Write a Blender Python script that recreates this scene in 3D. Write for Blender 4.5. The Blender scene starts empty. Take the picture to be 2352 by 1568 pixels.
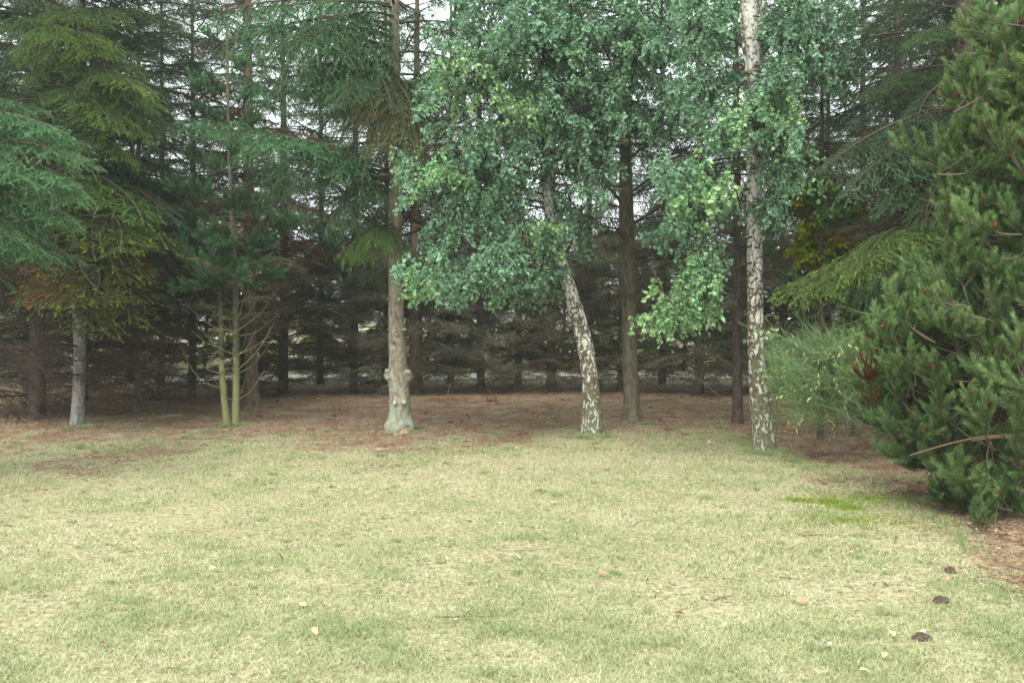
import bpy, math
import numpy as np
from mathutils import Vector, Matrix

# ------------------------------------------------------------------ camera, sky, sun, exposure
scene = bpy.context.scene
COL = scene.collection
W_PX, H_PX = 2352.0, 1568.0          # pixel frame used for reading positions off the photograph
FOC, HORIZ, EYE = 2255.0, 735.0, 1.6  # focal length and horizon row in that frame, eye height in metres

cam_data = bpy.data.cameras.new('camera')
cam_data.sensor_width = 36.0
cam_data.lens = FOC / W_PX * 36.0
cam_data.shift_y = -(H_PX / 2 - HORIZ) / W_PX
cam_data.clip_start = 0.1
cam_data.clip_end = 2000.0
cam = bpy.data.objects.new('camera', cam_data)
cam.location = (0, 0, EYE)
cam.rotation_euler = (math.radians(90), 0, 0)
COL.objects.link(cam)
scene.camera = cam

SUN_EL, SUN_AZ = 52.0, 200.0         # overcast: a soft glow high up, a little behind the camera
world = bpy.data.worlds.new('World')
scene.world = world
world.use_nodes = True
nt = world.node_tree
nt.nodes.clear()
wo = nt.nodes.new('ShaderNodeOutputWorld')
bg = nt.nodes.new('ShaderNodeBackground')
sky = nt.nodes.new('ShaderNodeTexSky')
sky.sky_type = 'NISHITA'
sky.sun_disc = False
sky.sun_elevation = math.radians(SUN_EL)
sky.sun_rotation = math.radians(SUN_AZ)
sky.dust_density = 4.0
sky.air_density = 1.0
hs = nt.nodes.new('ShaderNodeHueSaturation')
hs.inputs['Saturation'].default_value = 0.12      # cloud cover: the blue is gone
mx = nt.nodes.new('ShaderNodeMix')
mx.data_type = 'RGBA'
mx.inputs['Factor'].default_value = 0.55
mx.inputs['B'].default_value = (7.1, 8.2, 7.85, 1)
nt.links.new(sky.outputs[0], hs.inputs['Color'])
nt.links.new(hs.outputs[0], mx.inputs['A'])
nt.links.new(mx.outputs['Result'], bg.inputs['Color'])
bg.inputs['Strength'].default_value = 0.12
nt.links.new(bg.outputs[0], wo.inputs['Surface'])

sun_data = bpy.data.lights.new('sun', 'SUN')
sun_data.energy = 1.2
sun_data.angle = math.radians(35)
sun_data.color = (1.0, 0.97, 0.92)
sun = bpy.data.objects.new('sun', sun_data)
_az, _el = math.radians(SUN_AZ), math.radians(SUN_EL)
_d = Vector((math.sin(_az) * math.cos(_el), math.cos(_az) * math.cos(_el), math.sin(_el)))
sun.rotation_euler = _d.to_track_quat('Z', 'Y').to_euler()
sun.location = _d * 40
COL.objects.link(sun)

vs = scene.view_settings
vs.view_transform = 'Standard'
vs.look = 'None'
vs.gamma = 1.0
vs.use_curve_mapping = False
vs.exposure = 1.72
cy = scene.cycles
cy.max_bounces = 5
cy.diffuse_bounces = 3
cy.glossy_bounces = 1
cy.transmission_bounces = 3
cy.transparent_max_bounces = 4
cy.sample_clamp_indirect = 6.0
cy.use_denoising = True
cy.caustics_reflective = False
cy.caustics_refractive = False

# ------------------------------------------------------------------ pixel -> place
def P(px, py, d):
    return np.array([(px - W_PX / 2) / FOC * d, d, EYE + (HORIZ - py) / FOC * d])

def GD(py):                      # distance at which the ground shows on that row
    return EYE * FOC / (py - HORIZ)

def G(px, py):
    d = GD(py)
    p = P(px, py, d)
    p[2] = 0
    return p

def to_px(x, y):
    y = np.maximum(y, 0.2)
    return x / y * FOC + W_PX / 2, HORIZ + EYE / y * FOC

# ------------------------------------------------------------------ noise
def _hash(ix, iy, iz, seed):
    h = (ix.astype(np.int64) * 374761393 + iy.astype(np.int64) * 668265263 + iz.astype(np.int64) * 2147483647 + seed * 974634523) & 0xFFFFFFFF
    h = ((h ^ (h >> 13)) * 1274126177) & 0xFFFFFFFF
    h = ((h ^ (h >> 16)) * 2246822519) & 0xFFFFFFFF
    return ((h ^ (h >> 15)) & 0xFFFFFF) / float(0xFFFFFF)

def vnoise(x, y, z=None, seed=0):
    x = np.atleast_1d(np.asarray(x, float)); y = np.atleast_1d(np.asarray(y, float))
    z = np.zeros_like(x) if z is None else np.asarray(z, float)
    ix, iy, iz = np.floor(x), np.floor(y), np.floor(z)
    fx, fy, fz = x - ix, y - iy, z - iz
    fx, fy, fz = [f * f * (3 - 2 * f) for f in (fx, fy, fz)]
    out = 0
    for a in (0, 1):
        for b in (0, 1):
            for c in (0, 1):
                w = (fx if a else 1 - fx) * (fy if b else 1 - fy) * (fz if c else 1 - fz)
                out = out + w * _hash(ix + a, iy + b, iz + c, seed)
    return out

def fbm(x, y, z=None, seed=0, octv=4):
    s, a, t = 0, 0.5, 0
    f = 1.0
    for k in range(octv):
        s = s + a * vnoise(np.asarray(x) * f, np.asarray(y) * f, None if z is None else np.asarray(z) * f, seed + k * 17)
        t += a
        a *= 0.5
        f *= 2.07
    return s / t

# ------------------------------------------------------------------ mesh building (all triangles, numpy)
class MB:
    def __init__(self):
        self.v, self.t, self.m, self.tint, self.aux = [], [], [], [], []
        self.n = 0
    def add(self, v, t, mat=0, tint=0.5, aux=None):
        v = np.asarray(v, np.float32).reshape(-1, 3)
        t = np.asarray(t, np.int64).reshape(-1, 3)
        self.v.append(v)
        self.t.append(t + self.n)
        self.m.append(np.full(len(t), mat, np.int32))
        tt = np.asarray(tint, np.float32)
        self.tint.append(np.full(len(v), tt, np.float32) if tt.ndim == 0 else tt.astype(np.float32).ravel())
        self.aux.append(np.zeros((len(v), 3), np.float32) if aux is None else np.asarray(aux, np.float32).reshape(-1, 3))
        self.n += len(v)
    def tube(self, pts, rad, sides=5, mat=0, tint=0.5, cap=True):
        pts = np.asarray(pts, float)
        k = len(pts)
        rad = np.broadcast_to(np.asarray(rad, float), (k,))
        tan = np.gradient(pts, axis=0)
        tan /= np.linalg.norm(tan, axis=1)[:, None] + 1e-9
        ref = np.array([0, 0, 1.0]) if abs(tan[0][2]) < 0.8 else np.array([1.0, 0, 0])
        u = np.cross(tan, ref); u /= np.linalg.norm(u, axis=1)[:, None] + 1e-9
        w = np.cross(tan, u)
        a = np.linspace(0, 2 * np.pi, sides, endpoint=False)
        ring = (u[:, None, :] * np.cos(a)[None, :, None] + w[:, None, :] * np.sin(a)[None, :, None]) * rad[:, None, None] + pts[:, None, :]
        s = np.concatenate([[0], np.cumsum(np.linalg.norm(np.diff(pts, axis=0), axis=1))])
        aux = np.stack([np.cos(a)[None, :] * rad[:, None], np.sin(a)[None, :] * rad[:, None], np.repeat(s[:, None], sides, 1)], -1)
        i = np.arange(k - 1)[:, None] * sides
        j = np.arange(sides)[None, :]
        j2 = (j + 1) % sides
        q = np.stack([i + j, i + j2, i + sides + j2, i + sides + j], -1).reshape(-1, 4)
        tr = np.concatenate([q[:, [0, 1, 2]], q[:, [0, 2, 3]]])
        v = ring.reshape(-1, 3)
        if cap:
            v = np.concatenate([v, pts[-1:]])
            aux = np.concatenate([aux.reshape(-1, 3), [[0, 0, s[-1]]]])
            e = (k - 1) * sides
            tr = np.concatenate([tr, np.stack([e + np.arange(sides), e + (np.arange(sides) + 1) % sides, np.full(sides, k * sides)], -1)])
        self.add(v, tr, mat, tint, aux)
    def blades(self, p, d, ln, wd, mat, tint, rng, side=None):
        """thin pointed triangles: needles, grass blades, fine twigs"""
        n = len(p)
        if side is None:
            side = np.cross(d, rng.normal(size=(n, 3)))
        side = side / (np.linalg.norm(side, axis=1)[:, None] + 1e-9)
        ln = np.broadcast_to(ln, (n,))[:, None]
        wd = np.broadcast_to(wd, (n,))[:, None]
        v = np.stack([p - side * wd / 2, p + side * wd / 2, p + d * ln], 1).reshape(-1, 3)
        t = np.arange(3 * n).reshape(-1, 3)
        self.add(v, t, mat, np.repeat(np.broadcast_to(tint, (n,)), 3))
    def leaves(self, p, d, nrm, ln, mat, tint, fold=0.18, width=0.42):
        """ovate pointed leaves with a folded midrib, four triangles each"""
        n = len(p)
        d = d / (np.linalg.norm(d, axis=1)[:, None] + 1e-9)
        s = np.cross(nrm, d); s /= np.linalg.norm(s, axis=1)[:, None] + 1e-9
        u = np.cross(d, s)
        ln = np.broadcast_to(ln, (n,))[:, None]
        def q(a, b, c):
            return p + (d * a + s * b + u * c) * ln
        v = np.stack([q(0, 0, 0), q(.16, width * .82, fold * .8), q(.42, width, fold), q(1, 0, -.05),
                      q(.42, -width, fold), q(.16, -width * .82, fold * .8)], 1).reshape(-1, 3)
        b = np.arange(n)[:, None] * 6
        t = np.concatenate([b + np.array([[0, 2, 1]]), b + np.array([[0, 3, 2]]), b + np.array([[0, 4, 3]]), b + np.array([[0, 5, 4]])])
        self.add(v, t, mat, np.repeat(np.broadcast_to(tint, (n,)), 6))
    def mesh(self, name, mats, smooth=False):
        v = np.concatenate(self.v); t = np.concatenate(self.t); m = np.concatenate(self.m)
        me = bpy.data.meshes.new(name)
        me.vertices.add(len(v)); me.loops.add(len(t) * 3); me.polygons.add(len(t))
        me.vertices.foreach_set('co', v.ravel())
        me.loops.foreach_set('vertex_index', t.ravel().astype(np.int32))
        me.polygons.foreach_set('loop_start', (np.arange(len(t)) * 3).astype(np.int32))
        me.polygons.foreach_set('material_index', m)
        me.polygons.foreach_set('use_smooth', np.full(len(t), smooth, bool))
        a = me.attributes.new('tint', 'FLOAT', 'POINT')
        a.data.foreach_set('value', np.concatenate(self.tint))
        a = me.attributes.new('aux', 'FLOAT_VECTOR', 'POINT')
        a.data.foreach_set('vector', np.concatenate(self.aux).ravel())
        me.update()
        for mt in mats:
            me.materials.append(mt)
        return me

# ------------------------------------------------------------------ materials
def mat_new(name):
    m = bpy.data.materials.new(name)
    m.use_nodes = True
    n = m.node_tree
    n.nodes.clear()
    out = n.nodes.new('ShaderNodeOutputMaterial')
    return m, n, out

def N(n, kind, **kw):
    x = n.nodes.new(kind)
    for k, v in kw.items():
        if hasattr(x, k):
            setattr(x, k, v)
        else:
            x.inputs[k].default_value = v
    return x

def rgba(c):
    return (c[0], c[1], c[2], 1)

def ramp(n, fac, stops):
    r = n.nodes.new('ShaderNodeValToRGB')
    e = r.color_ramp.elements
    while len(e) > 1:
        e.remove(e[-1])
    e[0].position, e[0].color = stops[0][0], rgba(stops[0][1])
    for p, c in stops[1:]:
        k = e.new(p); k.color = rgba(c)
    n.links.new(fac, r.inputs[0])
    return r.outputs[0]

def foliage(name, dark, mid, tip, trans=0.25, rough=0.55, var=0.25, tip_at=0.75):
    """colour runs dark -> mid -> tip along the 'tint' of each needle or leaf, and every bough differs a little"""
    m, n, out = mat_new(name)
    at = N(n, 'ShaderNodeAttribute', attribute_name='tint')
    oi = n.nodes.new('ShaderNodeObjectInfo')
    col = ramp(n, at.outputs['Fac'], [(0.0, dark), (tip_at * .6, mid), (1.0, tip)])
    mr = N(n, 'ShaderNodeMapRange')
    mr.inputs['To Min'].default_value = 1 - var
    mr.inputs['To Max'].default_value = 1 + var
    n.links.new(oi.outputs['Random'], mr.inputs['Value'])
    h = n.nodes.new('ShaderNodeHueSaturation')
    h.inputs['Saturation'].default_value = 1.16
    n.links.new(col, h.inputs['Color'])
    n.links.new(mr.outputs[0], h.inputs['Value'])
    wn = N(n, 'ShaderNodeMath', operation='MULTIPLY_ADD')
    n.links.new(oi.outputs['Random'], wn.inputs[0]); wn.inputs[1].default_value = 7.13; wn.inputs[2].default_value = 0
    fr = N(n, 'ShaderNodeMath', operation='FRACT')
    n.links.new(wn.outputs[0], fr.inputs[0])
    mr2 = N(n, 'ShaderNodeMapRange')
    mr2.inputs['To Min'].default_value = 0.485
    mr2.inputs['To Max'].default_value = 0.515
    n.links.new(fr.outputs[0], mr2.inputs['Value'])
    n.links.new(mr2.outputs[0], h.inputs['Hue'])
    b = N(n, 'ShaderNodeBsdfPrincipled')
    b.inputs['Roughness'].default_value = rough
    b.inputs['Specular IOR Level'].default_value = 0.35
    n.links.new(h.outputs[0], b.inputs['Base Color'])
    t = N(n, 'ShaderNodeBsdfTranslucent')
    n.links.new(h.outputs[0], t.inputs['Color'])
    mxs = n.nodes.new('ShaderNodeMixShader')
    mxs.inputs[0].default_value = trans
    n.links.new(b.outputs[0], mxs.inputs[1]); n.links.new(t.outputs[0], mxs.inputs[2])
    n.links.new(mxs.outputs[0], out.inputs[0])
    return m

def wood(name, c1, c2, scale=14.0, zs=0.25, rough=0.9, bump=0.6, moss=None, moss_h=0.6, moss_amt=0.5):
    """bark: noise stretched along the stem, optional green growth low on the stem"""
    m, n, out = mat_new(name)
    at = N(n, 'ShaderNodeAttribute', attribute_name='aux')
    mp = N(n, 'ShaderNodeMapping')
    mp.inputs['Scale'].default_value = (scale, scale, scale * zs)
    n.links.new(at.outputs['Vector'], mp.inputs['Vector'])
    no = N(n, 'ShaderNodeTexNoise'); no.inputs['Scale'].default_value = 1.0; no.inputs['Detail'].default_value = 6.0; no.inputs['Roughness'].default_value = 0.65
    n.links.new(mp.outputs[0], no.inputs['Vector'])
    col = ramp(n, no.outputs['Fac'], [(0.25, [x * .45 for x in c1]), (0.45, c1), (0.62, c2), (0.8, [min(1, x * 1.35) for x in c2])])
    if moss is not None:
        sep = n.nodes.new('ShaderNodeSeparateXYZ')
        n.links.new(at.outputs['Vector'], sep.inputs[0])
        n2 = N(n, 'ShaderNodeTexNoise'); n2.inputs['Scale'].default_value = 7.0; n2.inputs['Detail'].default_value = 4.0
        n.links.new(at.outputs['Vector'], n2.inputs['Vector'])
        mr = N(n, 'ShaderNodeMapRange'); mr.inputs['From Min'].default_value = moss_h * .3; mr.inputs['From Max'].default_value = moss_h * 1.5
        mr.inputs['To Min'].default_value = moss_amt; mr.inputs['To Max'].default_value = -0.5
        n.links.new(sep.outputs['Z'], mr.inputs['Value'])
        ad = N(n, 'ShaderNodeMath', operation='ADD'); n.links.new(mr.outputs[0], ad.inputs[0]); n.links.new(n2.outputs['Fac'], ad.inputs[1])
        ad2 = N(n, 'ShaderNodeMath', operation='MULTIPLY_ADD'); n.links.new(no.outputs['Fac'], ad2.inputs[0]); ad2.inputs[1].default_value = 0.9; n.links.new(ad.outputs[0], ad2.inputs[2]); ad = ad2
        st = N(n, 'ShaderNodeMapRange'); st.inputs['From Min'].default_value = 1.05; st.inputs['From Max'].default_value = 1.3
        st.inputs['To Max'].default_value = 0.72
        n.links.new(ad.outputs[0], st.inputs['Value'])
        mxx = N(n, 'ShaderNodeMix', data_type='RGBA')
        n.links.new(st.outputs[0], mxx.inputs['Factor']); n.links.new(col, mxx.inputs['A']); mxx.inputs['B'].default_value = rgba(moss)
        col = mxx.outputs['Result']
    b = N(n, 'ShaderNodeBsdfPrincipled'); b.inputs['Roughness'].default_value = rough
    b.inputs['Specular IOR Level'].default_value = 0.2
    n.links.new(col, b.inputs['Base Color'])
    if bump:
        bp = N(n, 'ShaderNodeBump'); bp.inputs['Strength'].default_value = bump; bp.inputs['Distance'].default_value = 0.035
        n.links.new(no.outputs['Fac'], bp.inputs['Height']); n.links.new(bp.outputs[0], b.inputs['Normal'])
    n.links.new(b.outputs[0], out.inputs[0])
    return m

def plain(name, c, rough=0.9, var=0.3):
    """twigs: one colour with slow variation along each piece"""
    m, n, out = mat_new(name)
    at = N(n, 'ShaderNodeAttribute', attribute_name='tint')
    oi = n.nodes.new('ShaderNodeObjectInfo')
    col = ramp(n, at.outputs['Fac'], [(0, [x * (1 - var) for x in c]), (1, [x * (1 + var) for x in c])])
    h = n.nodes.new('ShaderNodeHueSaturation')
    mr = N(n, 'ShaderNodeMapRange'); mr.inputs['To Min'].default_value = 0.7; mr.inputs['To Max'].default_value = 1.25
    n.links.new(oi.outputs['Random'], mr.inputs['Value']); n.links.new(mr.outputs[0], h.inputs['Value'])
    n.links.new(col, h.inputs['Color'])
    b = N(n, 'ShaderNodeBsdfPrincipled'); b.inputs['Roughness'].default_value = rough
    b.inputs['Specular IOR Level'].default_value = 0.15
    n.links.new(h.outputs[0], b.inputs['Base Color'])
    n.links.new(b.outputs[0], out.inputs[0])
    return m

def birch_bark(name):
    """white bark broken into upright lozenges by dark fissures that widen towards the foot"""
    m, n, out = mat_new(name)
    at = N(n, 'ShaderNodeAttribute', attribute_name='aux')
    sep = n.nodes.new('ShaderNodeSeparateXYZ'); n.links.new(at.outputs['Vector'], sep.inputs[0])
    dn = N(n, 'ShaderNodeTexNoise'); dn.inputs['Scale'].default_value = 9.0; dn.inputs['Detail'].default_value = 3.0
    n.links.new(at.outputs['Vector'], dn.inputs['Vector'])
    wp = N(n, 'ShaderNodeMix', data_type='VECTOR'); wp.inputs['Factor'].default_value = 0.14
    n.links.new(at.outputs['Vector'], wp.inputs['A']); n.links.new(dn.outputs['Color'], wp.inputs['B'])
    mp = N(n, 'ShaderNodeMapping'); mp.inputs['Scale'].default_value = (17.0, 17.0, 3.4)
    n.links.new(wp.outputs['Result'], mp.inputs['Vector'])
    vo = N(n, 'ShaderNodeTexVoronoi', feature='DISTANCE_TO_EDGE'); vo.inputs['Scale'].default_value = 1.0
    n.links.new(mp.outputs[0], vo.inputs['Vector'])
    th = N(n, 'ShaderNodeMapRange'); th.inputs['From Min'].default_value = 0.1; th.inputs['From Max'].default_value = 3.2
    th.inputs['To Min'].default_value = 0.2; th.inputs['To Max'].default_value = 0.03
    n.links.new(sep.outputs['Z'], th.inputs['Value'])
    fine = N(n, 'ShaderNodeTexNoise'); fine.inputs['Scale'].default_value = 26.0; fine.inputs['Detail'].default_value = 5.0
    n.links.new(at.outputs['Vector'], fine.inputs['Vector'])
    su = N(n, 'ShaderNodeMath', operation='SUBTRACT'); n.links.new(vo.outputs['Distance'], su.inputs[0]); n.links.new(th.outputs[0], su.inputs[1])
    ad = N(n, 'ShaderNodeMath', operation='MULTIPLY_ADD'); n.links.new(fine.outputs['Fac'], ad.inputs[0]); ad.inputs[1].default_value = 0.16
    n.links.new(su.outputs[0], ad.inputs[2])
    st = N(n, 'ShaderNodeMapRange'); st.inputs['From Min'].default_value = 0.05; st.inputs['From Max'].default_value = 0.09
    n.links.new(ad.outputs[0], st.inputs['Value'])
    # dark bands across the stem higher up
    mb = N(n, 'ShaderNodeMapping'); mb.inputs['Scale'].default_value = (5.0, 5.0, 11.0); n.links.new(at.outputs['Vector'], mb.inputs['Vector'])
    nb = N(n, 'ShaderNodeTexNoise'); nb.inputs['Scale'].default_value = 1.0; nb.inputs['Detail'].default_value = 5.0; n.links.new(mb.outputs[0], nb.inputs['Vector'])
    sb = N(n, 'ShaderNodeMapRange'); sb.inputs['From Min'].default_value = 0.64; sb.inputs['From Max'].default_value = 0.57
    n.links.new(nb.outputs['Fac'], sb.inputs['Value'])
    mu = N(n, 'ShaderNodeMath', operation='MULTIPLY'); n.links.new(st.outputs[0], mu.inputs[0]); n.links.new(sb.outputs[0], mu.inputs[1])
    wcol = ramp(n, fine.outputs['Fac'], [(0.3, (0.34, 0.325, 0.28)), (0.5, (0.5, 0.485, 0.43)), (0.7, (0.64, 0.63, 0.575))])
    dcol = ramp(n, fine.outputs['Fac'], [(0.3, (0.035, 0.028, 0.02)), (0.5, (0.11, 0.085, 0.055)), (0.72, (0.2, 0.17, 0.11))])
    mm = N(n, 'ShaderNodeMix', data_type='RGBA'); n.links.new(mu.outputs[0], mm.inputs['Factor']); n.links.new(dcol, mm.inputs['A']); n.links.new(wcol, mm.inputs['B'])
    # thin green film of algae low on the stem
    al = N(n, 'ShaderNodeMapRange'); al.inputs['From Min'].default_value = 0.0; al.inputs['From Max'].default_value = 0.9
    al.inputs['To Min'].default_value = 0.45; al.inputs['To Max'].default_value = 0.05
    n.links.new(sep.outputs['Z'], al.inputs['Value'])
    mg = N(n, 'ShaderNodeMix', data_type='RGBA'); n.links.new(al.outputs[0], mg.inputs['Factor']); n.links.new(mm.outputs['Result'], mg.inputs['A']); mg.inputs['B'].default_value = (0.16, 0.2, 0.11, 1)
    b = N(n, 'ShaderNodeBsdfPrincipled'); b.inputs['Roughness'].default_value = 0.85
    b.inputs['Specular IOR Level'].default_value = 0.2
    n.links.new(mg.outputs['Result'], b.inputs['Base Color'])
    bp = N(n, 'ShaderNodeBump'); bp.inputs['Strength'].default_value = 0.9; bp.inputs['Distance'].default_value = 0.015
    n.links.new(mu.outputs[0], bp.inputs['Height']); n.links.new(bp.outputs[0], b.inputs['Normal'])
    n.links.new(b.outputs[0], out.inputs[0])
    return m

M = {}
M['spruce_needle'] = foliage('spruce_needles', (0.018, 0.046, 0.022), (0.052, 0.112, 0.055), (0.125, 0.225, 0.115), trans=0.15)
M['spruce_blue'] = foliage('blue_green_spruce_needles', (0.02, 0.055, 0.026), (0.062, 0.145, 0.068), (0.155, 0.28, 0.14), trans=0.15)
M['spruce_dark'] = foliage('dark_spruce_needles', (0.013, 0.027, 0.014), (0.032, 0.064, 0.032), (0.068, 0.12, 0.06), trans=0.12)
M['spruce_olive'] = foliage('olive_spruce_needles', (0.022, 0.042, 0.014), (0.052, 0.095, 0.034), (0.10, 0.165, 0.06), trans=0.15)
M['spruce_orange'] = foliage('browning_spruce_needles', (0.03, 0.06, 0.025), (0.085, 0.12, 0.055), (0.27, 0.15, 0.065), trans=0.15, tip_at=1.2)
M['fir_needle'] = foliage('yellow_tipped_needles', (0.012, 0.03, 0.01), (0.04, 0.078, 0.02), (0.30, 0.285, 0.05), trans=0.18, tip_at=1.15)
M['fir_green'] = foliage('fresh_green_needles', (0.02, 0.052, 0.014), (0.07, 0.14, 0.035), (0.19, 0.28, 0.08), trans=0.18)
M['rust_needle'] = foliage('rust_red_dead_needles', (0.045, 0.02, 0.012), (0.12, 0.05, 0.027), (0.19, 0.085, 0.045), trans=0.1)
M['pine_needle'] = foliage('pine_needles', (0.035, 0.062, 0.02), (0.10, 0.165, 0.06), (0.23, 0.31, 0.14), trans=0.15)
M['youngpine_needle'] = foliage('young_pine_needles', (0.026, 0.062, 0.028), (0.068, 0.14, 0.066), (0.16, 0.265, 0.14), trans=0.12)
M['birch_leaf'] = foliage('birch_leaves', (0.07, 0.15, 0.085), (0.175, 0.295, 0.185), (0.34, 0.46, 0.31), trans=0.42, rough=0.38, var=0.28)
M['birch_leaf_light'] = foliage('pale_birch_leaves', (0.085, 0.19, 0.085), (0.21, 0.34, 0.175), (0.38, 0.48, 0.26), trans=0.32, rough=0.42, var=0.18)
M['shrub_leaf'] = foliage('yellow_green_shrub_leaves', (0.07, 0.11, 0.018), (0.18, 0.23, 0.035), (0.42, 0.39, 0.05), trans=0.4)
M['far_leaf'] = foliage('far_green_leaves', (0.05, 0.1, 0.035), (0.12, 0.2, 0.075), (0.26, 0.33, 0.12), trans=0.3)
M['broom_stem'] = foliage('broom_stems', (0.045, 0.09, 0.04), (0.105, 0.18, 0.085), (0.23, 0.31, 0.15), trans=0.05)
M['broom_pod'] = plain('broom_pods', (0.42, 0.42, 0.16))
M['twig_dead'] = plain('dead_twigs', (0.092, 0.082, 0.056), var=0.45)
M['twig_red'] = plain('red_brown_dead_twigs', (0.085, 0.06, 0.04), var=0.45)
M['twig_shade'] = plain('dead_twigs_painted_shade', (0.052, 0.037, 0.03), var=0.45)  # dead twigs again, darkened so the gloom on the left is in the colour
M['twig_green'] = plain('lichen_green_twigs', (0.155, 0.15, 0.075), var=0.4)
M['twig_brown'] = plain('brown_twigs', (0.085, 0.062, 0.042), var=0.4)
M['twig_tan'] = plain('tan_twigs', (0.22, 0.155, 0.09), var=0.35)
M['twig_dark'] = plain('dark_twigs', (0.045, 0.034, 0.026), var=0.4)
M['bark_main'] = wood('knotty_spruce_bark', (0.19, 0.162, 0.122), (0.32, 0.277, 0.21), zs=0.5, scale=20, bump=1.0, moss=(0.25, 0.29, 0.21), moss_h=1.25, moss_amt=0.34)
M['bark_olive'] = wood('olive_spruce_bark', (0.105, 0.088, 0.06), (0.165, 0.145, 0.09), scale=22, moss=(0.13, 0.17, 0.1), moss_h=0.6, moss_amt=0.12)
M['bark_dark'] = wood('dark_spruce_bark', (0.06, 0.045, 0.034), (0.105, 0.08, 0.06), scale=20)
M['bark_brown'] = wood('brown_spruce_bark', (0.12, 0.082, 0.06), (0.185, 0.13, 0.095), scale=20)
M['bark_grey'] = wood('pale_grey_bark', (0.17, 0.165, 0.155), (0.30, 0.29, 0.275), scale=16, zs=0.6, bump=0.3, moss=(0.17, 0.21, 0.13), moss_h=0.25, moss_amt=0.3)
M['bark_green'] = wood('yellow_green_sapling_bark', (0.075, 0.072, 0.045), (0.13, 0.125, 0.075), scale=18, zs=0.6, bump=0.3, moss=(0.25, 0.255, 0.105), moss_h=1.5, moss_amt=0.6)
M['bark_pine'] = wood('grey_pine_bark', (0.085, 0.068, 0.05), (0.15, 0.12, 0.085), scale=20)
M['bark_birch'] = birch_bark('birch_bark')
M['cut_wood'] = wood('cut_wood', (0.34, 0.31, 0.24), (0.52, 0.48, 0.38), scale=40, zs=1)
M['cone'] = plain('cone_scales', (0.16, 0.062, 0.035))

# ------------------------------------------------------------------ prototypes of boughs, sprays and tufts
def curve_pts(p0, d0, ln, k, grav, rng, wig=0.06):
    """points of a twig that starts along d0 and bends by grav"""
    t = np.linspace(0, 1, k)[:, None]
    w = np.cumsum(rng.normal(size=(k, 3)) * wig / k, 0) * ln
    w[0] = 0
    return p0 + d0 * ln * t + np.array(grav) * ln * t ** 1.7 + w

def sample_line(pts, step):
    seg = np.linalg.norm(np.diff(pts, axis=0), axis=1)
    s = np.concatenate([[0], np.cumsum(seg)])
    n = max(2, int(s[-1] / step))
    q = (np.arange(n) + 0.5) / n * s[-1]
    p = np.stack([np.interp(q, s, pts[:, i]) for i in range(3)], -1)
    i = np.clip(np.searchsorted(s, q) - 1, 0, len(pts) - 2)
    d = (pts[i + 1] - pts[i]) / (seg[i][:, None] + 1e-9)
    return p, d, q / s[-1]

def unit(v):
    v = np.asarray(v, float)
    return v / (np.linalg.norm(v, axis=-1, keepdims=True) + 1e-9)

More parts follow.
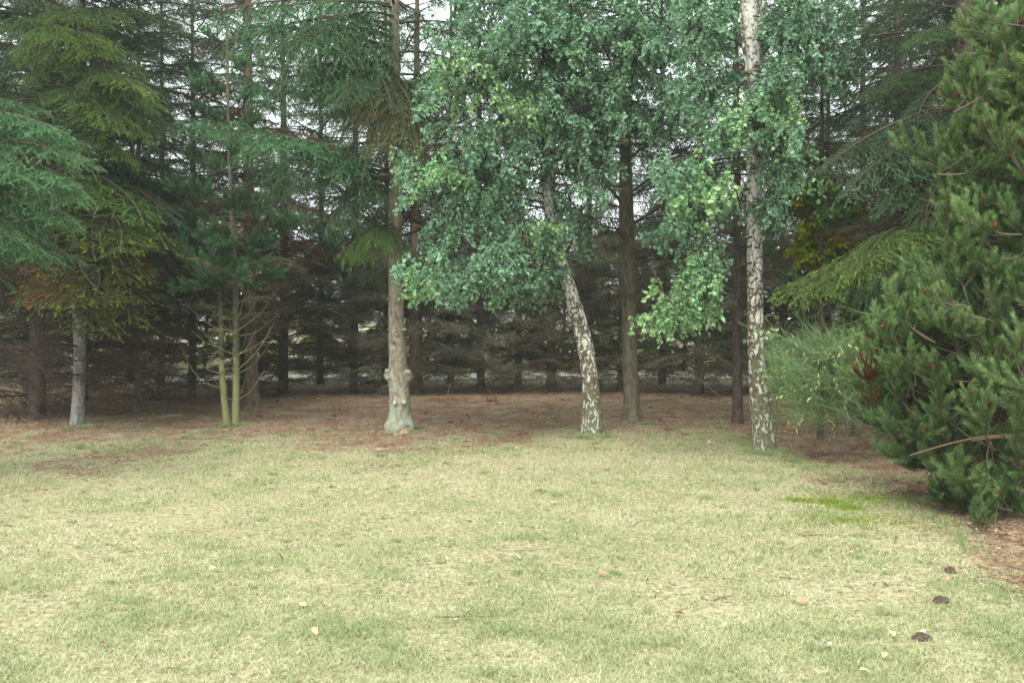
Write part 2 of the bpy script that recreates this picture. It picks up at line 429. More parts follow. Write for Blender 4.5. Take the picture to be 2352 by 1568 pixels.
def proto_spruce(seed, L, dead=False, hang=0.5, dens=1.0, bare=0.22):
    rng = np.random.default_rng(seed)
    b = MB()
    k = 14
    t = np.linspace(0, 1, k)
    sag = rng.uniform(0.05, 0.11)
    ax = np.stack([L * t, L * 0.05 * np.sin(t * 5 + rng.uniform(0, 6)), sag * 4 * L * t * (1 - t)], -1)
    ax[:, 1] -= ax[0, 1] * (1 - t)
    b.tube(ax, np.interp(t, [0, 1], [0.008 + 0.006 * L, 0.0025]), 5, 0, rng.uniform(.3, .7))
    shoots = []
    n1 = int(L / (0.05 if dead else 0.055))
    for i in range(n1):
        u = 0.1 + 0.88 * (i + rng.uniform(0, .8)) / n1
        s = 1 if i % 2 else -1
        ln = L * 0.40 * (1 - u) ** 0.75 * min(1, u / 0.2) * rng.uniform(.65, 1.15) + 0.05
        p0 = np.array([np.interp(u, t, ax[:, j]) for j in range(3)])
        ang = math.radians(rng.uniform(42, 68))
        d = np.array([math.cos(ang), s * math.sin(ang), rng.uniform(-.15, .18)])
        pts = curve_pts(p0, d, ln, 6, (0.10, 0, -hang * rng.uniform(.5, 1.2)), rng)
        if dead and rng.random() < .12:
            continue
        b.tube(pts, np.linspace(0.0042, 0.0016, 6), 3, 0, rng.uniform(.2, .8), cap=False)
        shoots.append((pts, u, 0.0))
        n2 = max(1, int(ln / (0.052 if not dead else 0.055)))
        for j in range(n2):
            v = (j + rng.uniform(.2, .9)) / n2
            q0 = np.array([np.interp(v, np.linspace(0, 1, 6), pts[:, c]) for c in range(3)])
            s2 = 1 if j % 2 else -1
            dd = unit(d + np.cross(d, [0, 0, 1]) * s2 * rng.uniform(.6, 1.2) + rng.normal(size=3) * .15)
            l2 = rng.uniform(.07, .19) * (1 - .4 * v) * (1.5 if dead else 1.0)
            g = (0, 0, -rng.uniform(.3, 1.0) * hang * 1.5) if not dead else (rng.uniform(-.2, .2), 0, -rng.uniform(-.2, .8))
            pp = curve_pts(q0, dd, l2, 4, g, rng, .2 if dead else .06)
            shoots.append((pp, u + .15 * v, 1.0))
    shoots.append((ax[int(k * .6):], 1, 0.5))
    for pts, u, lev in shoots:
        if dead:
            if lev == 1.0:
                p, d, q = sample_line(pts, 0.03)
                for a in range(len(pts) - 1):
                    pass
                sd = unit(rng.normal(size=3))
                w = np.linspace(0.0034, 0.0014, len(pts))[:, None]
                v = np.stack([pts - sd * w, pts + sd * w], 1).reshape(-1, 3)
                i = np.arange(len(pts) - 1)[:, None] * 2
                tr = np.concatenate([i + [0, 1, 3], i + [0, 3, 2]])
                b.add(v, tr, 0, rng.uniform(0, 1))
                m = len(p)
                dd = unit(d + rng.normal(size=(m, 3)) * .9)
                b.blades(p, dd, rng.uniform(.03, .09, m), 0.0048, 0, rng.uniform(0, 1, m), rng)
            continue
        if u < bare and rng.random() < .75:
            continue
        p, d, q = sample_line(pts, 0.0026 / dens)
        m = len(p)
        r = rng.normal(size=(m, 3)); r[:, 2] = r[:, 2] * .8 + .25
        r -= d * np.sum(r * d, 1)[:, None]
        dirs = unit(d * 0.75 + unit(r))
        tip = np.clip(q * .62 + .04 + lev * .12 + .28 * max(0, u - .35) + rng.normal() * .08 + rng.normal(size=m) * .1, 0, 1)  # lighter new growth outward; shading of the inner shoots also put into the tint
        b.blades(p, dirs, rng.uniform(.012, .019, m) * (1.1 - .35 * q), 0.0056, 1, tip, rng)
    return b

def proto_birch(seed, L, leaf=0.054, per=0.027, hang=0.9):
    rng = np.random.default_rng(seed)
    b = MB()
    k = 10
    t = np.linspace(0, 1, k)
    sag = rng.uniform(.08, .18)
    ax = np.stack([L * t, L * .08 * np.sin(t * 4 + rng.uniform(0, 6)), sag * 4 * L * t * (1 - t)], -1)
    ax[:, 1] -= ax[0, 1] * (1 - t)
    b.tube(ax, np.linspace(0.004 + .004 * L, .0014, k), 4, 0, .4)
    tw = [(ax[3:], .5)]
    for i in range(int(L / .075)):
        u = rng.uniform(.08, .95)
        p0 = np.array([np.interp(u, t, ax[:, j]) for j in range(3)])
        a = rng.uniform(0, 2 * math.pi)
        d = unit(np.array([.8, math.cos(a), .7 * math.sin(a)]))
        ln = L * rng.uniform(.16, .42) * (1.1 - .6 * u)
        pts = curve_pts(p0, d, ln, 6, (0, 0, -hang * rng.uniform(.4, 1.1)), rng, .1)
        b.tube(pts, np.linspace(.0024, .001, 6), 3, 0, .5, cap=False)
        tw.append((pts, rng.uniform(.2, .8)))
    for pts, tb in tw:
        p, d, q = sample_line(pts, per)
        p = np.repeat(p, 2, 0); d = np.repeat(d, 2, 0); q = np.repeat(q, 2)
        m = len(p)
        out = unit(rng.normal(size=(m, 3)) + d * .5)
        p = p + out * rng.uniform(.008, .03, m)[:, None]
        ld = unit(out * .55 + np.array([0, 0, -.75]) + rng.normal(size=(m, 3)) * .3)
        nr = unit(rng.normal(size=(m, 3)) * .75 + np.array([0, 0, .8]) + out * .3)
        ln = leaf * rng.uniform(.45, 1.2, m)
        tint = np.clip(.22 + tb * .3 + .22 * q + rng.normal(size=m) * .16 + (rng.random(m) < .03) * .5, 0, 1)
        b.leaves(p, ld, nr, ln, 1, tint)
    return b

def proto_pine(seed, L, needle=0.05, nshoot=16, cones=0.12, dens=1.0, bare=.3, wid=.0032):
    rng = np.random.default_rng(seed)
    b = MB()
    k = 9
    t = np.linspace(0, 1, k)
    sag = -rng.uniform(.03, .1)
    ax = np.stack([L * t, L * .06 * np.sin(t * 5 + rng.uniform(0, 6)), sag * 4 * L * t * (1 - t)], -1)
    ax[:, 1] -= ax[0, 1] * (1 - t)
    b.tube(ax, np.linspace(.006 + .006 * L, .004, k), 5, 0, .5)
    ends = [(ax[-3:], 1.0)]
    for i in range(nshoot):
        u = bare + (1 - bare) * (i + rng.uniform(0, 1)) / nshoot * .95
        p0 = np.array([np.interp(u, t, ax[:, j]) for j in range(3)])
        a = rng.uniform(0, 2 * math.pi)
        d = unit(np.array([1.0, math.cos(a) * 1.0, math.sin(a) * .7 + .25]))
        ln = rng.uniform(.14, .34) * (L ** .5) * (1.15 - .5 * u)
        pts = curve_pts(p0, d, ln, 6, (0, 0, .35), rng, .08)
        b.tube(pts, np.linspace(.0045, .003, 6), 3, 0, .5, cap=False)
        ends.append((pts[1:], u))
    for pts, u in ends:
        p, d, q = sample_line(pts, .0009 / dens)
        m = len(p)
        r = unit(rng.normal(size=(m, 3))); r -= d * np.sum(r * d, 1)[:, None]
        spread = .85 - .35 * q
        dirs = unit(d * 1.0 + unit(r) * spread[:, None] * 1.15)
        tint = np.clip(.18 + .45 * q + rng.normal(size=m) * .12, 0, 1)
        b.blades(p, dirs, needle * rng.uniform(.75, 1.1, m), wid, 1, tint, rng)
        if rng.random() < cones:          # a small brown cone at the foot of the tuft, built of pointed scales
            c = pts[1]
            axd = unit(pts[-1] - pts[0] + rng.normal(size=3) * .02)
            n = 60
            h = rng.uniform(0, 1, n); a = rng.uniform(0, 6.28, n)
            e1 = unit(np.cross(axd, [.3, .2, 1])); e2 = np.cross(axd, e1)
            rr = .013 * np.sin(np.clip(h * .9 + .12, 0, 1) * math.pi) + .003
            rad = e1 * np.cos(a)[:, None] + e2 * np.sin(a)[:, None]
            cp = c + axd * (h * .045)[:, None] + rad * (rr * .5)[:, None]
            b.blades(cp, unit(rad + axd * .5), rr * 1.1 + .005, .014, 2, rng.uniform(0, 1, n), rng, side=np.cross(rad, axd))
    return b

def proto_broom(seed, L):
    rng = np.random.default_rng(seed)
    b = MB()
    ax = curve_pts(np.zeros(3), np.array([1.0, 0, 0]), L, 8, (0, 0, -.1), rng, .15)
    ax = ax / ax[-1][0] * L
    b.tube(ax, np.linspace(.004, .0015, 8), 4, 0, .2)
    for i in range(int(L * 34)):
        u = rng.uniform(.15, .98)
        p0 = np.array([np.interp(u, np.linspace(0, 1, 8), ax[:, j]) for j in range(3)])
        d = unit(np.array([1.2, rng.normal() * .55, rng.normal() * .55]))
        ln = rng.uniform(.15, .42)
        pts = curve_pts(p0, d, ln, 5, (0, 0, rng.uniform(-.25, .25)), rng, .1)
        b.tube(pts, np.linspace(.0022, .0011, 5), 3, 1, rng.uniform(.2, .9), cap=False)
        p, dd, q = sample_line(pts, .03)
        m = len(p)
        b.blades(p, unit(dd + rng.normal(size=(m, 3)) * .35), rng.uniform(.05, .12, m), .0032, 1, rng.uniform(.2, 1, m), rng)
        if rng.random() < .05:
            c = pts[-1]
            m = 2
            b.leaves(np.repeat(c[None], m, 0) + rng.normal(size=(m, 3)) * .02, unit(np.array([[.1, .1, -1.0]] * m) + rng.normal(size=(m, 3)) * .3), unit(rng.normal(size=(m, 3))), .055, 2, .5, width=.13)
    return b

PROTO = {}
def reg(kind, L, builder, mats):
    PROTO.setdefault(kind, []).append((L, builder.mesh(kind + '_spray', mats)))

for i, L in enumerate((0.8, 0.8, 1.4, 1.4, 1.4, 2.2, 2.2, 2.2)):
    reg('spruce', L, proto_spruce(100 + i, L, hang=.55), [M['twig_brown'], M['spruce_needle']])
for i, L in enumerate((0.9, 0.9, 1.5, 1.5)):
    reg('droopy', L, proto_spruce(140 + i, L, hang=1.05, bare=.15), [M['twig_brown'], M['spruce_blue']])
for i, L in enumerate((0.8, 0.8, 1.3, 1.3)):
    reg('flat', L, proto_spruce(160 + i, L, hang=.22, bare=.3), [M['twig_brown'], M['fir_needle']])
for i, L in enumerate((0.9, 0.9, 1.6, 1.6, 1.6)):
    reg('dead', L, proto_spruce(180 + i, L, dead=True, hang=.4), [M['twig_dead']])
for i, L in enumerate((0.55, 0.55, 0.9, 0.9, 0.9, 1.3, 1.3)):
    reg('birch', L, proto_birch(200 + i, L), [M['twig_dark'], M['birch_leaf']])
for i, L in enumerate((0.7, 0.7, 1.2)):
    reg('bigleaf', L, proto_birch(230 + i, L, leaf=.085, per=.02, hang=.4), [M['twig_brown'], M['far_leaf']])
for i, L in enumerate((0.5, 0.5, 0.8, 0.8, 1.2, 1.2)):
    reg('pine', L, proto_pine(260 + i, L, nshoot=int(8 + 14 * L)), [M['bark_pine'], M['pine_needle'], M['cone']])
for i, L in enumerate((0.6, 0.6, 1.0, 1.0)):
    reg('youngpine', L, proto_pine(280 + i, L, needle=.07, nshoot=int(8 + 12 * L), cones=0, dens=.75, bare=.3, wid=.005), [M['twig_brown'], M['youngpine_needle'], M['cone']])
for i, L in enumerate((0.8, 1.1, 1.1)):
    reg('broom', L, proto_broom(300 + i, L), [M['broom_stem'], M['broom_stem'], M['broom_pod']])

# ------------------------------------------------------------------ things and parts
RNG = np.random.default_rng(7)

def link(name, data, parent=None):
    o = bpy.data.objects.new(name, data)
    COL.objects.link(o)
    if parent is not None:
        o.parent = parent
    return o

def tag(o, label, cat, group=None):
    o['label'] = label
    o['category'] = cat
    if group:
        o['group'] = group
    return o

VARIANT = {}
def recolour(me, fol, wd):
    """the same spray in another species' colours; boughs of one kind and colour share one mesh"""
    key = (me.name, fol.name if fol else '', wd.name if wd else '')
    if key not in VARIANT:
        if fol is None and wd is None:
            VARIANT[key] = me
        else:
            c = me.copy()
            if wd is not None:
                c.materials[0] = wd
            if fol is not None and len(c.materials) > 1:
                c.materials[1] = fol
            VARIANT[key] = c
    return VARIANT[key]

class Tree:
    """a plant: Empty at its foot > trunk, limbs, dead branches and a crown that holds the boughs"""
    def __init__(self, name, label, cat, base, group=None, crown='crown'):
        self.base = np.array([base[0], base[1], 0.0])
        self.root = link(name, None)
        self.root.location = self.base
        self.root.empty_display_size = 0.2
        tag(self.root, label, cat, group)
        self.crown = None
        self.crown_name = crown
        self.path = None
    def get_crown(self):
        if self.crown is None:
            self.crown = link(self.crown_name, None, self.root)
            self.crown.empty_display_size = 0.1
        return self.crown
    def trunk(self, pts, rad, mat, sides=18, flare=0.5, rough=0.05, name='trunk', seed=0, lumps=()):
        pts = np.asarray(pts, float); rad = np.asarray(rad, float)
        s = np.concatenate([[0], np.cumsum(np.linalg.norm(np.diff(pts, axis=0), axis=1))])
        n = int(max(8, s[-1] / 0.045))
        q = np.linspace(0, s[-1], n)
        # smooth (catmull-like) path
        cp = np.stack([np.interp(q, s, pts[:, i]) for i in range(3)], -1)
        for _ in range(int(min(8, n // 6))):
            cp[1:-1] = (cp[:-2] + 2 * cp[1:-1] + cp[2:]) / 4
        cr = np.interp(q, s, rad)
        self.path, self.prad = cp, cr
        a = np.linspace(0, 2 * np.pi, sides, endpoint=False)
        A, Q = np.meshgrid(a, q)
        nz = fbm(np.cos(A) * 2.2 + 5, np.sin(A) * 2.2 + seed, Q * 5, seed + 3, 3) - .5
        fine = fbm(np.cos(A) * 6 + 5, np.sin(A) * 6 + seed, Q * 16, seed + 9, 2) - .5
        R = cr[:, None] * (1 + rough * 3 * nz + rough * 2.2 * fine)
        lob = .55 + .45 * np.cos(A * 4 + seed) * np.cos(A * 3 - seed * 2)
        R = R * (1 + flare * np.exp(-np.maximum(Q - .04, 0) / .16) * lob)
        for (h, ang, amp, wid) in lumps:
            da = (A - ang + np.pi) % (2 * np.pi) - np.pi
            R = R + amp * np.exp(-((Q - h) / wid) ** 2 - (da * cr[:, None] / wid) ** 2)
        tan = unit(np.gradient(cp, axis=0))
        u = unit(np.cross(np.tile([0, 1.0, 0], (n, 1)), tan)); w = np.cross(tan, u)
        V = cp[:, None, :] + R[..., None] * (u[:, None, :] * np.cos(A)[..., None] + w[:, None, :] * np.sin(A)[..., None])
        aux = np.stack([np.cos(A) * cr[:, None] + seed, np.sin(A) * cr[:, None], Q], -1)
        b = MB()
        i = np.arange(n - 1)[:, None] * sides; j = np.arange(sides)[None]; j2 = (j + 1) % sides
        qd = np.stack([i + j, i + j2, i + sides + j2, i + sides + j], -1).reshape(-1, 4)
        b.add(V.reshape(-1, 3) - self.base, np.concatenate([qd[:, [0, 2, 1]], qd[:, [0, 3, 2]]]), 0, .5, aux.reshape(-1, 3))
        self.trunk_obj = link(name, b.mesh(name, [mat], True), self.root)
        return self.trunk_obj
    def at(self, z):
        c = self.path
        return np.array([np.interp(z, c[:, 2], c[:, i]) for i in range(2)] + [z])
    def rad_at(self, z):
        return float(np.interp(z, self.path[:, 2], self.prad))
    def put(self, kind, A, T, name='bough', fol=None, wd=None, roll=0.0, parent=None, rng=RNG):
        A = np.asarray(A, float); T = np.asarray(T, float)
        v = T - A
        ln = float(np.linalg.norm(v))
        lst = PROTO[kind]
        best = min(abs(math.log(ln / L)) for L, _ in lst)
        opt = [(L, me) for L, me in lst if abs(abs(math.log(ln / L)) - best) < .02]
        L, me = opt[int(rng.integers(len(opt)))]
        x = v / ln
        y = np.cross([0, 0, 1.0], x)
        if np.linalg.norm(y) < .05:
            y = np.array([0, 1.0, 0])
        y = unit(y); z = np.cross(x, y)
        if roll:
            y, z = y * math.cos(roll) + z * math.sin(roll), z * math.cos(roll) - y * math.sin(roll)
        if rng.random() < .5:          # mirrored: still the same bough, seen from its other side
            flip = -1.0
        else:
            flip = 1.0
        s = ln / L
        par = self.get_crown() if parent is None else parent
        o = link(name, recolour(me, fol, wd), par)
        c = A - self.base
        o.matrix_basis = Matrix(((x[0] * s, y[0] * s * flip, z[0] * s, c[0]), (x[1] * s, y[1] * s * flip, z[1] * s, c[1]), (x[2] * s, y[2] * s * flip, z[2] * s, c[2]), (0, 0, 0, 1)))
        return o
    def dead(self, z, az, ln, tilt=-.1, wd=None, kind='dead'):
        c = self.at(z)
        d = np.array([math.sin(az), -math.cos(az), tilt])
        d = d / np.linalg.norm(d)
        c = c + d * self.rad_at(z) * .7
        return self.put(kind, c, c + d * ln, name='dead_branch', wd=wd, roll=RNG.uniform(-.4, .4), parent=self.root)
    def fill(self, kind, z0, z1, n, l0, l1, tilt0=-.35, tilt1=0.0, fol=None, wd=None, az=(0, 2 * math.pi), seed=0, name='bough', as_dead=False):
        rng = np.random.default_rng(seed + 900)
        for i in range(n):
            f = (i + rng.uniform(.1, .9)) / n
            z = z0 + (z1 - z0) * f
            a = az[0] + (az[1] - az[0]) * ((i * .381966 + rng.uniform(-.08, .08)) % 1)
            ln = (l0 + (l1 - l0) * f) * rng.uniform(.7, 1.15)
            tilt = tilt0 + (tilt1 - tilt0) * f + rng.normal() * .1
            c = self.at(z)
            d = unit(np.array([math.sin(a), -math.cos(a), tilt]))
            c = c + d * self.rad_at(z) * .6
            fl = fol[int(rng.integers(len(fol)))] if isinstance(fol, (list, tuple)) else fol
            self.put(kind, c, c + d * ln, name=('dead_branch' if as_dead else name), fol=fl, wd=wd, roll=rng.uniform(-.3, .3),
                     parent=self.root if as_dead else None, rng=rng)
    def limb(self, pts, r0, r1, mat, sides=7, name='limb', extra=()):
        b = MB()
        pts = np.asarray(pts, float)
        s = np.linspace(0, 1, len(pts)); q = np.linspace(0, 1, 14)
        cp = np.stack([np.interp(q, s, pts[:, i]) for i in range(3)], -1)
        for _ in range(3):
            cp[1:-1] = (cp[:-2] + 2 * cp[1:-1] + cp[2:]) / 4
        b.tube(cp - self.base, np.linspace(r0, r1, 14), sides, 0, .5)
        for e in extra:
            b.tube(np.asarray(e) - self.base, np.linspace(.006, .003, len(e)), 4, 0, .5)
        return link(name, b.mesh(name, [mat], True), self.root), cp
    def mass(self, kind, anchor, cx, cy, rx, ry, d, n, dd=.5, l0=.5, l1=.9, bias=(0, 0, -.5), fol=None, wd=None, lm=None, r0=.022, seed=0, name='branch', limb_end=None):
        """a leafy limb: a limb from the anchor into an ellipse read off the photograph, with sprays that fill it"""
        rng = np.random.default_rng(seed + 4000)
        anchor = np.asarray(anchor, float)
        cen = P(cx, cy, d)
        mid = anchor * .5 + cen * .5 + np.array([0, 0, .12 * np.linalg.norm(cen - anchor)])
        end = cen if limb_end is None else limb_end
        sp, tw = [], []
        q = np.linspace(0, 1, 14)
        tmp = np.stack([np.interp(q, [0, .5, 1], np.stack([anchor, mid, end])[:, i]) for i in range(3)], -1)
        n = int(n * {'birch': .84, 'pine': .78}.get(kind, 1))
        for i in range(n):
            r = math.sqrt(rng.uniform(0, 1)); a = rng.uniform(0, 2 * math.pi)
            dep = d + rng.normal() * dd
            T = P(cx + rx * r * math.cos(a), cy + ry * r * math.sin(a), dep)
            ln = rng.uniform(l0, l1)
            out = unit(T - anchor) * .7 + np.array(bias) + rng.normal(size=3) * .4
            A = T - unit(out) * ln
            k = np.argmin(np.linalg.norm(tmp - A, axis=1) + np.linspace(.3, 0, 14))
            m2 = (tmp[k] + A) / 2 + rng.normal(size=3) * .03
            tw.append(np.stack([tmp[k], m2, A]))
            sp.append((A, T))
        self.limb([anchor, mid, end], r0, r0 * .35, lm if lm is not None else M['twig_dark'], extra=tw)
        for A, T in sp:
            fl = fol[int(rng.integers(len(fol)))] if isinstance(fol, (list, tuple)) else fol
            self.put(kind, A, T, name=name, fol=fl, wd=wd, roll=rng.uniform(-.6, .6), rng=rng)

# ------------------------------------------------------------------ ground
BOUND = np.array([(-900, 1010), (-300, 1030), (30, 1028), (250, 1042), (420, 1022), (560, 990), (640, 1012), (760, 1026), (900, 1034), (1080, 1026), (1220, 1006), (1340, 1000),
                  (1500, 1000), (1650, 990), (1720, 1012), (1800, 1046), (1900, 1085), (2020, 1125), (2120, 1180), (2220, 1240), (2330, 1330), (2450, 1440), (2700, 1680), (3600, 2400)], float)

def lawn_amount(x, y):
    """1 on the mown lawn, 0 on the brown forest floor, ragged in between"""
    px, py = to_px(x, y)
    bd = np.interp(px, BOUND[:, 0], BOUND[:, 1])
    band = 16 + np.maximum(bd - 990, 0) * .16 + 22 * np.clip((560 - px) / 300, 0, 1)
    v = (py - bd) / band
    nz = (fbm(x * 1.3, y * 1.3, seed=4) - .5) * 4.6 + (fbm(x * 5, y * 5, seed=9, octv=3) - .5) * 3.0
    a = np.clip(.5 + .42 * (v + nz), 0, 1)
    # the bare rusty patch in the left part of the lawn
    g1, g2 = G(150, 1062), G(330, 1040)
    tt = np.clip(((x - g1[0]) * (g2[0] - g1[0]) + (y - g1[1]) * (g2[1] - g1[1])) / ((g2[0] - g1[0]) ** 2 + (g2[1] - g1[1]) ** 2), 0, 1)
    dist = np.hypot(x - (g1[0] + tt * (g2[0] - g1[0])), (y - (g1[1] + tt * (g2[1] - g1[1]))) * .55)
    bare = np.clip(1.25 - dist / .32 + (fbm(x * 4, y * 4, seed=31) - .5) * 2.2, 0, 1)
    a = a * (1 - bare * .85)
    far = np.clip((y - 24.2) / 1.2, 0, 1)          # grass again beyond the trees
    return np.maximum(a, far * .9)

def ground_z(x, y):
    return (fbm(x * .35, y * .35, seed=70, octv=3) - .5) * .07 * np.clip((40 - y) / 10, 0, 1) + (fbm(x * 2.2, y * 2.2, seed=71, octv=3) - .5) * .025

xs = np.concatenate([-np.geomspace(600, 13, 22), np.arange(-12.5, 12.51, .07), np.geomspace(13, 600, 22)])
ys = np.concatenate([-np.geomspace(600, 1, 20), np.arange(-.5, 3, .25), np.arange(3, 24, .07), np.arange(24, 34, .3), np.geomspace(34.5, 900, 24)])
GX, GY = np.meshgrid(xs, ys)
GZ = ground_z(GX, GY)
nx, ny = len(xs), len(ys)
gb = MB()
i = np.arange(ny - 1)[:, None] * nx; j = np.arange(nx - 1)[None]
qd = np.stack([i + j, i + j + 1, i + nx + j + 1, i + nx + j], -1).reshape(-1, 4)
gb.add(np.stack([GX, GY, GZ], -1), np.concatenate([qd[:, [0, 1, 2]], qd[:, [0, 2, 3]]]), 0, lawn_amount(GX.ravel(), GY.ravel()))

def ground_mat():
    m, n, out = mat_new('lawn_thatch_and_needle_litter')
    at = N(n, 'ShaderNodeAttribute', attribute_name='tint')
    ge = n.nodes.new('ShaderNodeNewGeometry')
    n1 = N(n, 'ShaderNodeTexNoise'); n1.inputs['Scale'].default_value = 22; n1.inputs['Detail'].default_value = 6; n1.inputs['Roughness'].default_value = .7
    n2 = N(n, 'ShaderNodeTexNoise'); n2.inputs['Scale'].default_value = 2.3; n2.inputs['Detail'].default_value = 5; n2.inputs['Roughness'].default_value = .6
    n3 = N(n, 'ShaderNodeTexNoise'); n3.inputs['Scale'].default_value = .9; n3.inputs['Detail'].default_value = 4
    mp = N(n, 'ShaderNodeMapping'); mp.inputs['Scale'].default_value = (1, 1.6, 1); mp.inputs['Location'].default_value = (3.1, 7.7, 0)
    n.links.new(ge.outputs['Position'], mp.inputs['Vector'])
    for q in (n1, n2):
        n.links.new(ge.outputs['Position'], q.inputs['Vector'])
    n.links.new(mp.outputs[0], n3.inputs['Vector'])
    lit1 = ramp(n, n1.outputs['Fac'], [(.3, (.042, .024, .015)), (.44, (.135, .072, .042)), (.58, (.225, .125, .073)), (.74, (.33, .215, .135))])
    lit2 = ramp(n, n1.outputs['Fac'], [(.3, (.06, .047, .033)), (.44, (.18, .14, .095)), (.58, (.27, .215, .15)), (.74, (.4, .34, .25))])
    st = N(n, 'ShaderNodeMapRange'); st.inputs['From Min'].default_value = .42; st.inputs['From Max'].default_value = .6
    n.links.new(n2.outputs['Fac'], st.inputs['Value'])
    ml = N(n, 'ShaderNodeMix', data_type='RGBA'); n.links.new(st.outputs[0], ml.inputs['Factor']); n.links.new(lit1, ml.inputs['A']); n.links.new(lit2, ml.inputs['B'])
    # pale sandy spots worn into the litter
    sp = N(n, 'ShaderNodeMapRange'); sp.inputs['From Min'].default_value = .62; sp.inputs['From Max'].default_value = .72; sp.inputs['To Max'].default_value = .7
    n.links.new(n3.outputs['Fac'], sp.inputs['Value'])
    ms = N(n, 'ShaderNodeMix', data_type='RGBA'); n.links.new(sp.outputs[0], ms.inputs['Factor']); n.links.new(ml.outputs['Result'], ms.inputs['A']); ms.inputs['B'].default_value = (.36, .33, .27, 1)
    th = ramp(n, n1.outputs['Fac'], [(.3, (.10, .08, .045)), (.5, (.28, .25, .145)), (.72, (.46, .42, .27))])
    mg = N(n, 'ShaderNodeMix', data_type='RGBA'); n.links.new(at.outputs['Fac'], mg.inputs['Factor']); n.links.new(ms.outputs['Result'], mg.inputs['A']); n.links.new(th, mg.inputs['B'])
    b = N(n, 'ShaderNodeBsdfPrincipled'); b.inputs['Roughness'].default_value = .95; b.inputs['Specular IOR Level'].default_value = .1
    n.links.new(mg.outputs['Result'], b.inputs['Base Color'])
    bp = N(n, 'ShaderNodeBump'); bp.inputs['Strength'].default_value = .7; bp.inputs['Distance'].default_value = .03
    n.links.new(n1.outputs['Fac'], bp.inputs['Height']); n.links.new(bp.outputs[0], b.inputs['Normal'])
    n.links.new(b.outputs[0], out.inputs[0])
    return m

ground = link('ground', gb.mesh('ground', [ground_mat()], True))
ground['kind'] = 'structure'

# a pale gravel path beyond the row of spruces
pb = MB()
px_ = np.linspace(-60, 60, 90)
yc = 27.2 + .5 * np.sin(px_ * .11) + .02 * px_
lo, hi = yc - 1.3 + .12 * np.sin(px_ * 2.1), yc + 1.3 + .12 * np.sin(px_ * 1.7)
V = np.concatenate([np.stack([px_, lo, ground_z(px_, lo) + .03], -1), np.stack([px_, yc, ground_z(px_, yc) + .06], -1), np.stack([px_, hi, ground_z(px_, hi) + .03], -1)])
k = np.arange(89); t_ = []
for o_ in (0, 90):
    t_.append(np.stack([k + o_, k + 1 + o_, k + 91 + o_], -1)); t_.append(np.stack([k + o_, k + 91 + o_, k + 90 + o_], -1))
pb.add(V, np.concatenate(t_), 0, .5, V)
path = link('path', pb.mesh('path', [wood('pale_gravel', (.42, .4, .36), (.58, .56, .5), scale=20, zs=1, bump=.3)], True))
path['kind'] = 'structure'

# ------------------------------------------------------------------ grass blades and litter (stuff)
def straw_mat(name):
    """each blade keeps its own colour: tint 0 = bleached straw ... 1 = fresh green"""
    m, n, out = mat_new(name)
    at = N(n, 'ShaderNodeAttribute', attribute_name='tint')
    col = ramp(n, at.outputs['Fac'], [(0, (.54, .515, .35)), (.28, (.43, .41, .245)), (.46, (.35, .345, .175)), (.62, (.285, .32, .145)), (.82, (.215, .275, .11)), (1, (.14, .2, .07))])
    b = N(n, 'ShaderNodeBsdfPrincipled'); b.inputs['Roughness'].default_value = .6; b.inputs['Specular IOR Level'].default_value = .25
    n.links.new(col, b.inputs['Base Color'])
    t = N(n, 'ShaderNodeBsdfTranslucent'); n.links.new(col, t.inputs['Color'])
    mxs = n.nodes.new('ShaderNodeMixShader'); mxs.inputs[0].default_value = .25
    n.links.new(b.outputs[0], mxs.inputs[1]); n.links.new(t.outputs[0], mxs.inputs[2])
    n.links.new(mxs.outputs[0], out.inputs[0])
    return m

rng = np.random.default_rng(21)
def scatter_rows(n, y0, y1, px0, px1):
    py = rng.uniform(HORIZ + EYE * FOC / y1, HORIZ + EYE * FOC / y0, n)
    y = EYE * FOC / (py - HORIZ)
    x = (rng.uniform(px0, px1, n) - W_PX / 2) / FOC * y
    return x, y

x1, y1 = scatter_rows(620000, 3.6, 15.5, -250, 2600)
y2 = np.sqrt(rng.uniform(4.0 ** 2, 15.5 ** 2, 330000)); x2 = (rng.uniform(-350, 2700, 330000) - W_PX / 2) / FOC * y2
gx, gy = np.concatenate([x1, x2]), np.concatenate([y1, y2])
la = lawn_amount(gx, gy)
clump = fbm(gx * 7, gy * 7, seed=55, octv=2)
keep = rng.random(len(gx)) < np.clip(la * 1.15, 0, 1) ** 1.6 * np.clip(.2 + clump * 1.3, 0, 1) * np.clip(2.6 - 3.6 * fbm(gx * 1.9, gy * 1.9, seed=88, octv=3), .25, 1)
gx, gy, la, clump = gx[keep], gy[keep], la[keep], clump[keep]
n = len(gx)
green = fbm(gx * .55 + 3, gy * .8, seed=41, octv=3)
mid = fbm(gx * 2.4, gy * 2.4, seed=47, octv=3)
ppx, ppy = to_px(gx, gy)
shrub_side = np.clip((ppx - 1500) / 700, 0, 1) * np.clip((1330 - ppy) / 200, 0, 1)       # fresher grass by the right-hand shrubs
edge = np.clip((1075 - ppy) / 60, 0, 1)                                              # and along the forest edge
worn = fbm(gx * 1.9, gy * 1.9, seed=88, octv=3)
p_green = np.clip((green - .5) * .45 + (mid - .5) * .9 + .54 + .38 * shrub_side + .22 * edge, .05, .92)
isg = rng.random(n) < p_green
tint = np.where(isg, rng.normal(.70, .13, n), np.abs(rng.normal(.06, .2, n)))
tint = np.clip(tint + (green - .5) * .15 + (mid - .5) * .35, 0, 1)
ang = rng.uniform(0, 2 * np.pi, n) + (fbm(gx * 1.6, gy * 1.6, seed=66) - .5) * 3
up = np.where(isg, rng.uniform(.35, 1.3, n), rng.uniform(.08, .75, n))
d = unit(np.stack([np.cos(ang), np.sin(ang), up], -1))
